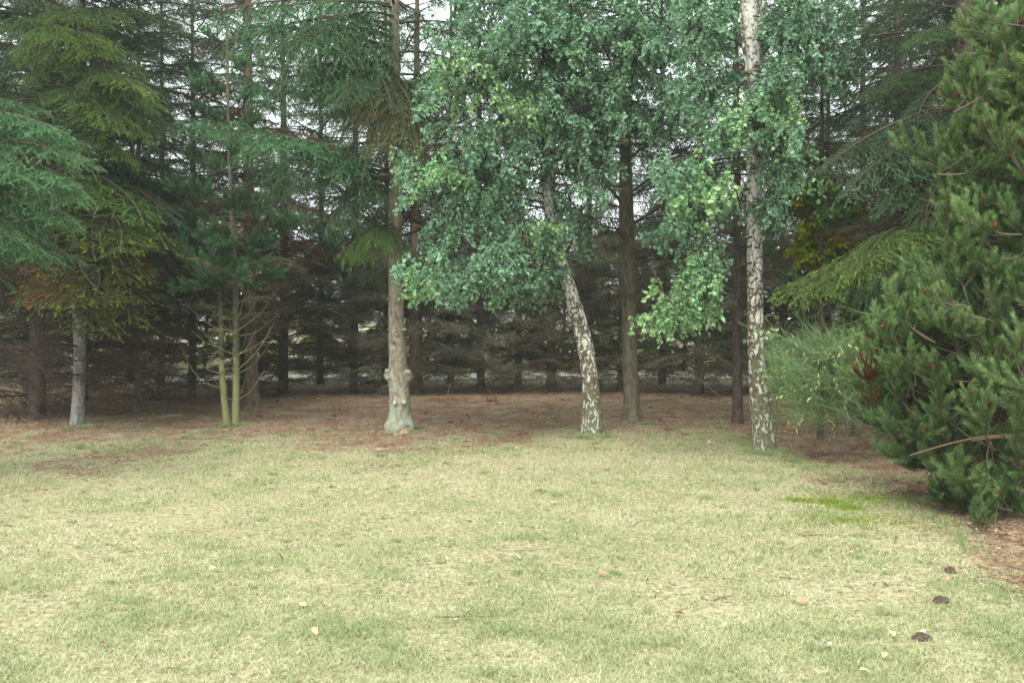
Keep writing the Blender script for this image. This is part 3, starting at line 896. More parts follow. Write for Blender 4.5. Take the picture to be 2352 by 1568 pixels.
ln = rng.uniform(.018, .05, n) * (.7 + .6 * clump) * (1 + .9 * shrub_side * rng.random(n))
p = np.stack([gx, gy, ground_z(gx, gy) - .002], -1)
side = np.stack([-np.sin(ang), np.cos(ang), np.zeros(n)], -1) + rng.normal(size=(n, 3)) * .3
gm = MB()
gm.blades(p, d, ln, (.0021 + .0004 * gy) * rng.uniform(.6, 1.4, n), 0, tint, rng, side=side)
# longer tufts: at the feet of the trunks, along the right-hand shrubs and dotted over the lawn
tufts = []
for (tx, ty, k_) in ((1361, 1003, 16), (1757, 1036, 18), (917, 994, 4), (1453, 975, 3), (535, 978, 10), (178, 980, 6)):
    c = G(tx, ty)
    a_ = rng.uniform(np.pi, 2 * np.pi, k_)
    tufts += [(c[0] + .2 * np.cos(q), c[1] + .2 * np.sin(q), .07) for q in a_]
for q in range(300):
    tx, ty = rng.uniform(-150, 2500), 735 + 3608 / rng.uniform(4.4, 14)
    tufts.append((*G(tx, ty)[:2], rng.uniform(.025, .045)))
for q in range(120):
    tx = rng.uniform(1480, 2250); ty = np.interp(tx, BOUND[:, 0], BOUND[:, 1]) + rng.normal() * 14 + 4
    tufts.append((*G(tx, ty)[:2], rng.uniform(.035, .065)))
for q in range(160):
    tx = rng.uniform(-100, 1500); ty = np.interp(tx, BOUND[:, 0], BOUND[:, 1]) + rng.normal() * 22 - 12
    tufts.append((*G(tx, max(925, ty))[:2], rng.uniform(.03, .06)))
tufts = np.array(tufts); nb = 34
tx_ = np.repeat(tufts[:, 0], nb); ty_ = np.repeat(tufts[:, 1], nb); hh = np.repeat(tufts[:, 2], nb); m_ = len(tx_)
sp_ = rng.normal(size=(m_, 2)) * (hh * .6)[:, None]
tx_ = tx_ + sp_[:, 0]; ty_ = ty_ + sp_[:, 1]
dt = unit(np.stack([sp_[:, 0] * 9 + rng.normal(size=m_) * .3, sp_[:, 1] * 9 + rng.normal(size=m_) * .3, np.full(m_, 1.0)], -1))
gm.blades(np.stack([tx_, ty_, ground_z(tx_, ty_) - .002], -1), dt, hh * rng.uniform(.6, 1.4, m_), .003 + .0004 * ty_, 0, np.clip(np.repeat(rng.normal(.72, .16, len(tufts)), nb) + rng.normal(size=m_) * .08, 0, 1), rng)
# grass beyond the trees, seen only as flecks between trunks
n = 26000
fx, fy = rng.uniform(-22, 22, n), rng.uniform(24.4, 40, n)
fk = (np.abs(fy - (27.2 + .5 * np.sin(fx * .11) + .02 * fx)) > 1.5)
fx, fy = fx[fk], fy[fk]; n = len(fx)
gm.blades(np.stack([fx, fy, ground_z(fx, fy)], -1), unit(np.stack([rng.normal(size=n) * .5, rng.normal(size=n) * .5, np.ones(n)], -1)), rng.uniform(.1, .28, n), .02, 0, np.clip(rng.normal(.62, .12, n), 0, 1), rng)
grass = link('grass', gm.mesh('grass', [straw_mat('dry_and_green_grass')]))
grass['kind'] = 'stuff'
tag(grass, 'short half dried lawn grass, bleached straw with green patches', 'grass')

def litter_mat():
    m, n, out = mat_new('needle_litter')
    at = N(n, 'ShaderNodeAttribute', attribute_name='tint')
    col = ramp(n, at.outputs['Fac'], [(0, (.035, .025, .018)), (.3, (.12, .07, .045)), (.55, (.23, .14, .085)), (.8, (.36, .25, .155)), (1, (.5, .41, .29))])
    b = N(n, 'ShaderNodeBsdfPrincipled'); b.inputs['Roughness'].default_value = .85; b.inputs['Specular IOR Level'].default_value = .15
    n.links.new(col, b.inputs['Base Color']); n.links.new(b.outputs[0], out.inputs[0])
    return m
x1, y1 = scatter_rows(210000, 5.5, 23.5, -250, 2700)
y2 = rng.uniform(6, 24, 110000); x2 = rng.uniform(-13, 13, 110000)
lx, ly = np.concatenate([x1, x2]), np.concatenate([y1, y2])
la = lawn_amount(lx, ly)
cl = fbm(lx * 4, ly * 4, seed=81, octv=3)
kp = rng.random(len(lx)) < (1 - la) * np.clip(cl * 2.2 - .45, .08, 1) + .028 + .07 * np.clip((to_px(lx, ly)[0] - 1750) / 500, 0, 1) * np.clip(cl * 2 - .6, 0, 1)
lx, ly, cl = lx[kp], ly[kp], cl[kp]
n = len(lx)
a = rng.uniform(0, 2 * np.pi, n)
dr = unit(np.stack([np.cos(a), np.sin(a), rng.normal(size=n) * .16 + .08], -1))
big = rng.random(n) < .05
lb = MB()
lb.blades(np.stack([lx, ly, ground_z(lx, ly) + rng.uniform(.0, .012, n)], -1), dr, np.where(big, rng.uniform(.06, .2, n), rng.uniform(.02, .06, n)),
          np.where(big, .014, .004 + .0005 * ly), 0, np.clip(rng.normal(.5, .27, n) + (cl - .5) * .4, 0, 1), rng, side=np.stack([-np.sin(a), np.cos(a), rng.normal(size=n) * .4], -1))
litter = link('needle_litter', lb.mesh('needle_litter', [litter_mat()]))
litter['kind'] = 'stuff'
tag(litter, 'brown fallen needles and bark bits on the forest floor', 'needle litter')

# bright moss cushion at the right edge of the lawn
mo = MB()
for (mpx, mpy, rx_, ry_, cnt) in ((1905, 1158, .16, .07, 2600), (1945, 1172, .13, .05, 1500), (1830, 1152, .16, .05, 700), (1990, 1150, .5, .2, 1600), (1950, 1200, .9, .3, 2200)):
    c = G(mpx, mpy)
    r = np.abs(rng.normal(size=cnt)) * .6; a = rng.uniform(0, 6.28, cnt)
    mx_, my_ = c[0] + rx_ * r * np.cos(a), c[1] + ry_ * 2.2 * r * np.sin(a)
    mo.blades(np.stack([mx_, my_, ground_z(mx_, my_) + .004], -1), unit(rng.normal(size=(cnt, 3)) * .7 + np.array([0, 0, 1.0])), rng.uniform(.012, .03, cnt), .008, 0, rng.uniform(0, 1, cnt), rng)
moss = link('moss', mo.mesh('moss', [foliage('yellow_green_moss', (.10, .14, .03), (.19, .24, .045), (.30, .34, .08), var=0)]))
moss['kind'] = 'stuff'
tag(moss, 'yellow green moss patch at the lawn edge by the shrubs', 'moss')

# ------------------------------------------------------------------ trees: helper for a straight stem read off the photograph
def stem(tree, pts, mat, top=None, **kw):
    """pts: (px, py, width in px); all at the distance of the foot. Continues upward to height top."""
    d = tree.base[1]
    pp = [P(a, b_, d) for a, b_, w in pts]
    rr = [w / 2 / FOC * d for a, b_, w in pts]
    pp[0] = np.array([pp[0][0], pp[0][1], -.12])
    if top is not None:
        v = unit(pp[-1] - pp[-2]); v = unit(np.array([v[0] * .5, 0, 1]))
        k = (top - pp[-1][2]) / v[2]
        pp.append(pp[-1] + v * k); rr.append(.02)
    tree.trunk(pp, rr, mat, **kw)

PI = math.pi
# --- the knotty spruce in the middle ------------------------------------------------------------
main = Tree('spruce_tree', 'knotty spruce trunk with sawn branch stubs and pale green lichen foot', 'spruce', G(917, 990))
MD = main.base[1]
lump = [(.93, 3.0, .085, .075), (.90, .05, .08, .075), (.2, -2.2, .035, .09), (.55, -1.85, .03, .05), (.56, -1.15, .035, .055), (.42, -1.5, .022, .035), (.33, -1.45, -.025, .025), (.2, -2.8, .05, .07), (.2, -.3, .06, .07), (.24, -1.2, .03, .06), (.22, -1.7, -.03, .05), (1.35, -1.0, .015, .04), (1.55, -2.0, .015, .04), (.75, -1.3, -.012, .05), (1.15, -1.8, .012, .06), (.95, -1.6, .02, .05)]
stem(main, [(917, 1000, 58), (919, 940, 49), (915, 860, 43), (911, 750, 37), (909, 600, 33), (907, 400, 31), (906, 200, 29), (906, 100, 25), (906, 20, 22)], M['bark_main'], top=10.5, sides=28, flare=.4, rough=.06, seed=2, lumps=lump)

def stub(tree, px, py, az, ln, r, tilt=.15, cut=True):
    z = P(px, py, tree.base[1])[2]
    c = tree.at(z)
    d_ = unit(np.array([math.sin(az), -math.cos(az), tilt]))
    rr = tree.rad_at(z)
    b = MB()
    p0 = c + d_ * rr * .7; p1 = c + d_ * (rr + ln)
    tt = np.linspace(0, 1, 5)[:, None]
    b.tube(p0 + (p1 - p0) * tt - tree.base, np.array([2.0, 1.6, 1.25, 1.05, .95]) * r, 10, 0, .5, cap=False)
    o = link('branch_stub', b.mesh('branch_stub', [M['bark_main']], True), tree.root)
    b2 = MB()
    b2.tube(np.stack([p1 - d_ * .004, p1 + d_ * .002, p1 + d_ * .004]) - tree.base, np.array([.9, .88, .6]) * r, 10, 0, .5)
    if cut:
        link('cut_face', b2.mesh('cut_face', [M['cut_wood']]), o)
for args in ((908, 926, -.28, .045, .034), (930, 924, .42, .05, .042), (893, 856, -1.35, .055, .036), (893, 871, -1.1, .04, .03), (933, 858, 1.2, .055, .038),
             (940, 976, .9, .03, .035), (890, 985, -1.1, .03, .03), (915, 770, .1, .02, .017), (926, 760, 1.0, .045, .02), (900, 760, -1.0, .03, .016), (905, 790, -.3, .02, .015),
             (912, 735, .2, .02, .013), (930, 736, 1.3, .03, .014), (903, 720, -.5, .025, .013), (918, 700, .35, .02, .012), (896, 690, -1.2, .035, .013), (912, 660, 0, .02, .012), (922, 640, .8, .03, .012), (905, 625, -.4, .025, .013)):
    stub(main, *args, cut=args[4] > .016)

def tips(tree, kind, spec, fol=None, wd=None, name='bough'):
    """spec: (trunk row py, tip px, tip py, tip depth offset)"""
    for (ay, tx, ty, dd_) in spec:
        A = tree.at(min(P(0, ay, tree.base[1])[2], tree.path[-1][2] - .05))
        T = P(tx, ty, tree.base[1] + dd_)
        fl = fol[int(RNG.integers(len(fol)))] if isinstance(fol, (list, tuple)) else fol
        tree.put(kind, A, T, name=name, fol=fl, wd=wd, roll=RNG.uniform(-.25, .25))

blue, sprg, dark, olive = M['spruce_blue'], M['spruce_needle'], M['spruce_dark'], M['spruce_olive']
# big bough reaching left, rows 260-400, and heavy blue green boughs at the top left
tips(main, 'spruce', [(430, 395, 285, -1.6), (440, 470, 300, -1.9), (420, 540, 345, -2.0), (400, 610, 330, -1.7), (460, 650, 370, -1.2)], fol=blue)
tips(main, 'droopy', [(120, 560, 60, -1.8), (90, 620, 120, -2.0), (60, 520, 110, -1.6), (40, 690, 80, -1.6), (150, 640, 170, -1.4), (110, 740, 160, -1.0), (20, 600, 20, -1.5), (10, 480, 40, -1.2), (170, 560, 200, -.9), (200, 700, 220, -.6)], fol=blue)
tips(main, 'droopy', [(380, 740, 530, -.9), (400, 700, 500, -.3), (500, 770, 590, -1.1), (510, 800, 600, -1.0), (520, 850, 560, -1.2)], fol=[sprg, M['fir_green']])
tips(main, 'droopy', [(155, 880, 250, -1.7), (160, 930, 290, -1.6), (170, 870, 350, -1.4), (170, 960, 360, -1.5), (150, 850, 300, -1.3), (180, 905, 330, -1.8), (160, 985, 300, -1.2)], fol=M['spruce_orange'])
tips(main, 'spruce', [(230, 720, 300, 1.0), (230, 1060, 130, .8), (320, 1040, 210, 1.2), (330, 740, 400, 1.4), (390, 1090, 330, 1.2), (440, 1040, 470, .8), (540, 1000, 470, 1.5), (480, 820, 430, 1.6)], fol=dark)
main.fill('spruce', 5.0, 10.2, 40, 2.3, .9, -.35, .1, fol=[sprg, blue, dark], seed=11)
for (ay, ex, ey) in ((230, 800, 170), (235, 1010, 90), (330, 1080, 270), (400, 760, 350), (395, 1050, 360), (540, 800, 470), (545, 1010, 500), (150, 960, 60), (270, 840, 210), (460, 1000, 540)):
    z = P(0, ay, MD)[2]
    A = main.at(z)
    T = P(ex, ey, MD + RNG.uniform(-.3, .5))
    main.limb([A, (A + T) / 2 + np.array([0, 0, -.05]), T], .022, .008, M['twig_dark'])
    main.put('dead', (A + T) / 2, T + (T - A) * .3, name='dead_branch', wd=M['twig_brown'], parent=main.root)

# --- leaning birch -------------------------------------------------------------------------------
lb_ = Tree('birch_tree', 'leaning birch with white bark broken into dark lozenges, in the middle', 'birch', G(1361, 1000))
LD = lb_.base[1]
stem(lb_, [(1361, 1010, 54), (1360, 950, 45), (1354, 860, 37), (1346, 800, 37), (1328, 730, 36), (1308, 665, 33), (1288, 600, 29), (1272, 540, 26), (1258, 470, 24), (1254, 390, 22), (1256, 280, 21), (1262, 150, 20), (1280, 30, 18)], M['bark_birch'], top=9.0, sides=28, flare=.3, rough=.06, seed=5)
BL, BLL = M['birch_leaf'], M['birch_leaf_light']
def z_at(tree, py):
    return tree.at(P(0, py, tree.base[1])[2])
for k_, (ay, cx, cy_, rx, ry, do, nn, fo) in enumerate([
        (560, 1180, 590, 110, 50, -1.0, 30, [BL, BL, BLL]), (600, 960, 665, 75, 38, -1.5, 17, [BLL, BL]), (590, 1090, 650, 100, 50, -1.3, 30, [BL]),
        (620, 1210, 680, 60, 50, -.6, 18, [BL]), (610, 1000, 700, 60, 30, -.6, 9, [BL]),
        (480, 1000, 500, 100, 80, -.6, 34, [BL]), (470, 1130, 470, 110, 70, -.4, 30, [BL]), (450, 960, 430, 70, 40, -.9, 14, [BL, BLL]),
        (420, 1100, 390, 110, 55, -.8, 28, [BL]), (400, 1330, 420, 90, 80, -.2, 22, [BL]), (500, 1310, 560, 60, 70, -.2, 12, [BL]),
        (330, 1160, 260, 130, 70, -.9, 40, [BL, BLL]), (300, 1040, 170, 110, 60, -.9, 26, [BL, BLL]), (250, 1330, 250, 120, 80, -.7, 38, [BL]),
        (200, 1100, 90, 140, 60, -.7, 34, [BL]), (180, 1240, 120, 120, 80, -.8, 38, [BL]), (160, 1390, 120, 120, 90, -.6, 40, [BL]),
        (300, 1420, 320, 90, 50, -.4, 22, [BL]), (120, 1320, 30, 170, 60, -.6, 34, [BL]), (60, 1110, 10, 130, 50, -.3, 22, [BL]), (260, 1230, 350, 90, 60, -.6, 20, [BL]), (200, 1480, 220, 90, 80, -.4, 24, [BL]), (100, 1500, 60, 80, 70, -.4, 22, [BL]),
        (330, 1230, 180, 90, 60, .4, 20, [BL]), (200, 1500, 150, 80, 70, -.3, 20, [BL]), (240, 1530, 320, 60, 60, -.2, 14, [BL]), (100, 1540, 30, 80, 50, -.2, 16, [BL]), (280, 980, 260, 60, 40, -.8, 10, [BL]), (350, 1380, 380, 70, 50, -.3, 14, [BL])]):
    lb_.mass('birch', z_at(lb_, ay), cx, cy_, rx, ry, LD + do, nn, dd=.4, l0=.4, l1=.85, fol=fo, r0=.016, seed=k_)
for (a_, b2) in (((1262, 400), (1310, 300)), ((1290, 600), (1330, 500)), ((1260, 300), (1200, 200))):
    A = z_at(lb_, a_[1]); T = P(b2[0], b2[1], LD - .2)
    lb_.limb([A, (A + T) / 2 + np.array([.05, 0, 0]), T], .016, .007, M['twig_dark'])
lb_.fill('birch', 5.9, 8.8, 44, 1.3, .9, .0, .4, fol=BL, seed=8, name='branch')

# --- right birch -----------------------------------------------------------------------------------
rb = Tree('birch_tree', 'upright birch with peeling white and black bark and fissured grey foot', 'birch', G(1757, 1030))
RD = rb.base[1]
stem(rb, [(1757, 1040, 54), (1752, 980, 47), (1742, 900, 41), (1736, 800, 37), (1735, 700, 36), (1734, 560, 35), (1731, 420, 33), (1734, 300, 33), (1730, 170, 38), (1722, 60, 44), (1720, 10, 40)], M['bark_birch'], top=8.5, sides=28, flare=.25, rough=.05, seed=13)
for k_, (ay, cx, cy_, rx, ry, do, nn, fo) in enumerate([
        (560, 1585, 720, 75, 50, -1.2, 24, [BLL]), (600, 1560, 755, 55, 38, -1.3, 13, [BLL]), (540, 1620, 660, 50, 40, -1.0, 12, [BLL, BL]),
        (400, 1580, 480, 80, 65, -1.0, 32, [BL, BLL]), (430, 1540, 560, 50, 45, -.8, 12, [BL]), (360, 1530, 440, 50, 40, -.6, 10, [BL]),
        (280, 1670, 325, 55, 45, -1.0, 24, [BLL, BL]), (250, 1590, 200, 70, 80, -.6, 30, [BL]), (300, 1790, 310, 70, 60, -.9, 32, [BL, BLL]),
        (230, 1810, 215, 60, 45, -.8, 18, [BL]), (180, 1890, 130, 80, 70, -.6, 24, [BL]), (150, 1840, 60, 60, 60, -.4, 16, [BL]), (120, 1590, 80, 80, 60, -.5, 26, [BL]), (90, 1930, 60, 70, 40, -.4, 16, [BL]),
        (350, 1800, 430, 50, 50, -.6, 16, [BL, BLL]), (450, 1770, 510, 30, 50, -.4, 9, [BL]), (60, 1640, 20, 50, 40, .6, 12, [BL]), (280, 1700, 260, 50, 25, -.6, 9, [BL]), (200, 1920, 200, 60, 50, .2, 14, [BL])]):
    rb.mass('birch', z_at(rb, ay), cx, cy_, rx, ry, RD + do, nn, dd=.3, l0=.35, l1=.75, fol=fo, r0=.014, seed=100 + k_)
rb.limb([z_at(rb, 260), P(1715, 180, RD - .1), P(1700, 20, RD - .1)], .03, .02, M['bark_birch'])
rb.limb([z_at(rb, 120), P(1748, 70, RD - .12), P(1752, -40, RD - .1)], .04, .035, M['bark_birch'], sides=12)
rb.fill('birch', 6.0, 8.4, 36, 1.2, .8, .1, .5, fol=BL, seed=9, name='branch')

# --- olive spruce between the birches ------------------------------------------------------------------
os_ = Tree('spruce_tree', 'straight olive brown spruce trunk between the two birches', 'spruce', G(1453, 970))
OD = os_.base[1]
stem(os_, [(1453, 980, 44), (1451, 920, 37), (1447, 820, 34), (1444, 650, 33), (1440, 500, 32), (1436, 350, 28), (1436, 200, 25), (1438, 20, 22)], M['bark_olive'], top=10.5, sides=22, flare=.45, rough=.03, seed=21)
for (ay, ex, ey, do) in ((480, 1350, 370, .1), (475, 1340, 360, .3), (520, 1640, 400, .5), (560, 1400, 500, -.3), (600, 1560, 560, .2), (450, 1590, 330, .4), (640, 1340, 620, .2), (530, 1330, 500, .6), (670, 1540, 650, .5)):
    A = z_at(os_, ay); T = P(ex, ey, OD + do)
    os_.limb([A, (A + T) / 2 + np.array([0, 0, -.03]), T], .018, .007, M['twig_dark'])
    os_.put('dead', (A + T) / 2, T + (T - A) * .25, name='dead_branch', wd=M['twig_brown'], parent=os_.root)
os_.fill('spruce', 4.2, 10.3, 66, 1.9, 1.1, -.3, .1, fol=[dark, sprg], seed=14)
os_.fill('dead', 1.9, 4.2, 12, .8, 1.5, -.2, .15, wd=M['twig_brown'], seed=15, as_dead=True)

# --- dark trunk next to the right birch ----------------------------------------------------------------
dk = Tree('spruce_tree', 'slim dark brown spruce trunk just left of the right-hand birch', 'spruce', G(1694, 972))
stem(dk, [(1694, 980, 28), (1694, 930, 24), (1694, 800, 21), (1693, 600, 18), (1692, 400, 16), (1690, 150, 14)], M['bark_dark'], top=8.5, sides=14, seed=33, flare=.4)
dk.fill('dead', 1.0, 4.0, 22, .8, 1.5, -.15, .1, wd=M['twig_dead'], seed=34, as_dead=True)
dk.fill('spruce', 3.6, 8.2, 40, 1.8, .9, -.35, .1, fol=[dark, olive], seed=35)
# --- thin trunk behind the broom -------------------------------------------------------------------------
th = Tree('spruce_tree', 'very thin dark trunk rising behind the broom bush', 'spruce', G(1885, 1010))
stem(th, [(1885, 1016, 17), (1886, 900, 14), (1885, 600, 13), (1886, 400, 11), (1888, 240, 8)], M['bark_dark'], top=5.6, sides=10, seed=37, flare=.3)
th.fill('dead', 1.0, 3.6, 14, .6, 1.1, -.1, .2, wd=M['twig_brown'], seed=38, as_dead=True)
th.fill('spruce', 2.8, 5.4, 22, 1.2, .5, -.2, .1, fol=[dark], seed=39)

# --- right: spruce with a pale bough over the broom -----------------------------------------------------------
rs = Tree('spruce_tree', 'spruce with pale green boughs hanging over the broom, behind the pine', 'spruce', (5.6, 12.2))
SD = 12.2
stem(rs, [(2211, 1040, 60), (2211, 700, 52), (2211, 300, 46), (2213, 20, 38)], M['bark_dark'], top=9.5, sides=16, seed=41)
tips(rs, 'spruce', [(600, 1815, 700, -1.6), (590, 1870, 680, -1.8), (540, 1930, 640, -2.0), (520, 1990, 625, -2.1)], fol=M['fir_green'])
tips(rs, 'droopy', [(540, 2040, 640, -2.0), (580, 1960, 680, -1.5)], fol=M['spruce_needle'])
tips(rs, 'spruce', [(250, 1900, 400, -1.2), (280, 1960, 450, -1.4), (300, 2010, 420, -1.2), (330, 2060, 470, -1.5), (400, 2090, 540, -1.5), (260, 2040, 350, -1.3), (380, 2150, 520, -1.7), (200, 1990, 220, -1.0), (160, 2060, 180, -.8), (430, 2000, 500, -1.0), (470, 2100, 590, -1.4), (100, 1960, 120, -.6)], fol=[olive, dark, sprg])
tips(rs, 'dead', [(180, 2050, 170, -.4), (260, 2020, 300, -.2), (340, 2050, 330, -.6), (400, 2040, 420, -.4), (150, 2080, 80, .2), (300, 2120, 260, -.8), (440, 2060, 480, .1), (520, 1960, 560, -.6), (520, 2020, 530, -.4), (220, 2110, 220, -.5), (480, 2010, 500, -1.0)], wd=M['twig_red'], name='dead_branch')
rs.fill('dead', .8, 4.0, 30, 1.6, 1.3, -.1, .1, wd=M['twig_red'], seed=43, as_dead=True, az=(-PI * .9, .5))
rs.fill('spruce', 3.4, 9.2, 66, 2.3, 1.3, -.35, .1, fol=[dark, olive], seed=44)

# --- right: the big pine in front -----------------------------------------------------------------------------------
pn = Tree('pine_tree', 'bushy pine with long needle tufts and small cones along the right edge', 'pine', (4.75, 8.6))
PD = 8.6
pn.trunk([(4.75, 8.6, -.12), (4.8, 8.6, 1.0), (4.7, 8.6, 2.4), (4.8, 8.6, 4.0), (4.75, 8.6, 5.6)], [.13, .115, .1, .08, .03], M['bark_pine'], seed=51)
PN = M['pine_needle']
for k_, (az_, cx, cy_, rx, ry, do, nn, b_) in enumerate([
        (.5, 2200, 1040, 120, 60, -.5, 30, (-.2, 0, .1)), (.5, 2060, 1045, 60, 28, -.2, 8, (-.5, 0, .05)), (.7, 2140, 940, 110, 70, -.4, 34, (-.3, 0, .2)), (.4, 2290, 1120, 90, 50, -.6, 20, (-.1, 0, -.1)),
        (.9, 2090, 850, 90, 60, -.3, 28, (-.3, 0, .3)), (1.1, 2200, 800, 120, 80, -.6, 44, (-.2, 0, .3)), (1.0, 2000, 800, 50, 45, .0, 12, (-.4, 0, .3)), (1.3, 2060, 720, 55, 55, -.2, 18, (-.4, 0, .4)),
        (1.5, 2160, 690, 90, 70, -.5, 32, (-.3, 0, .4)), (1.6, 2100, 640, 45, 45, -.3, 12, (-.4, 0, .45)), (1.7, 2270, 620, 100, 90, -.6, 38, (-.2, 0, .4)), (1.9, 2190, 540, 60, 70, -.3, 22, (-.4, 0, .4)),
        (2.3, 2190, 430, 50, 60, -.2, 18, (-.4, 0, .45)), (2.3, 2280, 450, 90, 90, -.5, 36, (-.3, 0, .4)), (2.6, 2200, 330, 45, 55, -.2, 16, (-.4, 0, .45)), (2.9, 2270, 260, 70, 80, -.4, 32, (-.3, 0, .5)),
        (3.2, 2230, 160, 45, 50, -.2, 14, (-.3, 0, .5)), (3.4, 2310, 120, 70, 90, -.4, 28, (-.2, 0, .5)), (1.0, 2330, 900, 60, 90, -.9, 24, (-.2, 0, .2)), (1.9, 2390, 600, 90, 200, -.8, 34, (-.1, 0, .3)), (3.2, 2400, 250, 90, 180, -.6, 34, (-.1, 0, .4)),
        (3.7, 2300, 30, 70, 50, -.3, 18, (-.2, 0, .5)), (.9, 1985, 900, 55, 60, .5, 18, (-.5, 0, .2)), (.6, 2060, 970, 60, 40, .2, 14, (-.4, 0, .1)), (.4, 2200, 1130, 70, 40, -.3, 14, (-.2, 0, .0))]):
    pn.mass('pine', pn.at(az_), cx, cy_, rx, ry, PD + do, nn, dd=.36, l0=.3, l1=.7, bias=b_, fol=PN, r0=.02, lm=M['bark_pine'], seed=200 + k_)
pn.fill('pine', 2.2, 5.4, 40, 1.3, .6, .1, .5, fol=PN, seed=52, name='branch')
pn.fill('dead', .25, 1.6, 26, 1.2, 1.0, -.1, .1, wd=M['twig_brown'], seed=53, as_dead=True, az=(-PI, .4))
for (a0, a1, b0, b1) in ((2025, 880, 1985, 830), (2020, 900, 1975, 850), (2030, 930, 1995, 915), (2015, 870, 1990, 860)):
    pn.put('pine', P(a0, a1, 8.2), P(b0, b1, 8.05), name='branch', fol=M['rust_needle'])
for (pts_) in ([(2352, 1000), (2270, 1000), (2190, 1015), (2090, 1045)], [(2352, 1010), (2300, 1002), (2230, 1012)], [(2352, 770), (2290, 740), (2200, 715)], [(2352, 860), (2280, 830), (2230, 800)]):
    pn.limb([P(a_, b2, PD - .75) for a_, b2 in pts_], .013, .005, M['twig_tan'])

# --- broom bush ---------------------------------------------------------------------------------------------------------
br = Tree('broom_bush', 'fine stemmed green broom bush with pale pods beside the right-hand birch', 'bush', (3.75, 11.3), crown='stems')
for k_, (cx, cy_, rx, ry, nn) in enumerate([(1830, 805, 100, 45, 20), (1890, 850, 110, 80, 18), (1795, 850, 60, 40, 11), (1850, 930, 90, 45, 10), (1960, 830, 70, 100, 18), (1830, 760, 70, 20, 5), (1900, 770, 90, 40, 9)]):
    br.mass('broom', (3.75, 11.3, .25 + .1 * k_), cx, cy_, rx, ry, 11.0, nn, dd=.35, l0=.5, l1=.95, bias=(-.55, -.1, .12), r0=.01, lm=M['twig_green'], seed=300 + k_, name='stem')

# --- yellow green shrub seen between pine and spruce ---------------------------------------------------------------------
yg = Tree('leafy_shrub', 'yellow green leafy shrub glimpsed behind the boughs on the right', 'shrub', (4.75, 13.6))
yg.trunk([(4.75, 13.6, -.1), (4.7, 13.6, 1.2), (4.75, 13.6, 3.0)], [.05, .04, .015], M['bark_olive'], seed=61, sides=8)
for k_, (cx, cy_, rx, ry, nn) in enumerate([(1900, 500, 90, 60, 26), (1960, 600, 90, 60, 30), (1870, 580, 60, 60, 16), (2040, 690, 60, 70, 20), (1980, 720, 60, 50, 14)]):
    yg.mass('bigleaf', yg.at(1.5), cx, cy_, rx, ry, 13.5, nn, dd=.4, l0=.4, l1=.8, fol=[M['shrub_leaf'], M['shrub_leaf'], M['far_leaf']], lm=M['twig_brown'], seed=400 + k_)

# --- left: twin stemmed young pine ---------------------------------------------------------------------------------------
tw = Tree('pine_tree', 'young pine with two thin yellow green stems and dark needles', 'pine', G(535, 972))
TD = tw.base[1]
stem(tw, [(541, 978, 17), (542, 900, 15), (543, 800, 15), (541, 680, 13), (537, 580, 12), (530, 450, 10), (525, 300, 8), (522, 120, 6)], M['bark_green'], top=6.2, sides=12, flare=.2, seed=63, rough=.05, lumps=[(h, a, .012, .03) for h, a in ((.3, -1), (.42, -2), (.62, .2), (.8, -1.4), (.95, 3), (1.1, -.8), (1.3, -2.2), (1.5, -1.2))])
first_path, first_rad = tw.path, tw.prad
stem(tw, [(524, 974, 17), (516, 930, 15), (510, 860, 14), (508, 760, 12), (505, 690, 10), (500, 600, 8)], M['bark_green'], sides=12, flare=.2, seed=64, rough=.05, lumps=[(h, a, .012, .03) for h, a in ((.25, -1), (.5, -2), (.7, .2), (.9, -1.4), (1.2, 3))])
tw.path, tw.prad = first_path, first_rad
for z in (.35, .75, 1.05, 1.35, 1.6):          # rings of bare greenish twigs
    for q in range(3):
        a_ = q * 2.1 + z * 3
        c = tw.at(z); d_ = unit(np.array([math.sin(a_), -math.cos(a_), RNG.uniform(.3, .8)]))
        l_ = RNG.uniform(.35, .8)
        tw.limb([c, c + d_ * l_ * .5 + np.array([0, 0, -.05]), c + d_ * l_ + np.array([0, 0, .12])], .008, .003, M['bark_green'], sides=5, name='twig')
for pts_ in ([(512, 893), (470, 880), (440, 850), (412, 790)], [(510, 858), (478, 850), (455, 828)], [(545, 815), (580, 800), (620, 770)], [(545, 850), (590, 810), (630, 740)], [(510, 800), (470, 785), (440, 760)], [(545, 760), (600, 720), (640, 660)], [(508, 760), (460, 730), (430, 700)]):
    tw.limb([P(a_, b2, TD - .1 - .02 * k) for k, (a_, b2) in enumerate(pts_)], .0075, .003, M['bark_green'], sides=6, name='twig')
tips(tw, 'youngpine', [(700, 420, 590, -.5), (660, 470, 630, -.6), (640, 400, 660, -.7), (600, 450, 540, -.6), (560, 680, 500, -.5), (560, 630, 560, -.5), (540, 590, 600, -.8), (520, 420, 480, -.4), (500, 660, 440, -.3), (470, 440, 420, -.4),
                       (460, 600, 480, -.6), (430, 640, 380, -.2), (400, 430, 350, -.2), (380, 600, 330, -.3), (350, 460, 290, -.2), (330, 590, 270, -.1), (300, 450, 240, 0), (260, 580, 200, 0), (240, 480, 170, 0), (200, 560, 140, 0), (590, 500, 560, -.9), (480, 540, 450, -.9), (640, 590, 660, -.3), (610, 640, 630, -.2),
                       (660, 400, 560, -.2), (610, 480, 590, -.9), (580, 560, 640, -.9), (540, 480, 520, -.9)], fol=M['youngpine_needle'], name='branch')
tw.fill('youngpine', 2.6, 6.0, 20, 1.05, .4, .0, .4, fol=M['youngpine_needle'], seed=66, name='branch')
tw.fill('dead', 1.3, 2.9, 9, .8, .9, .1, .3, wd=M['twig_green'], seed=67, as_dead=True)

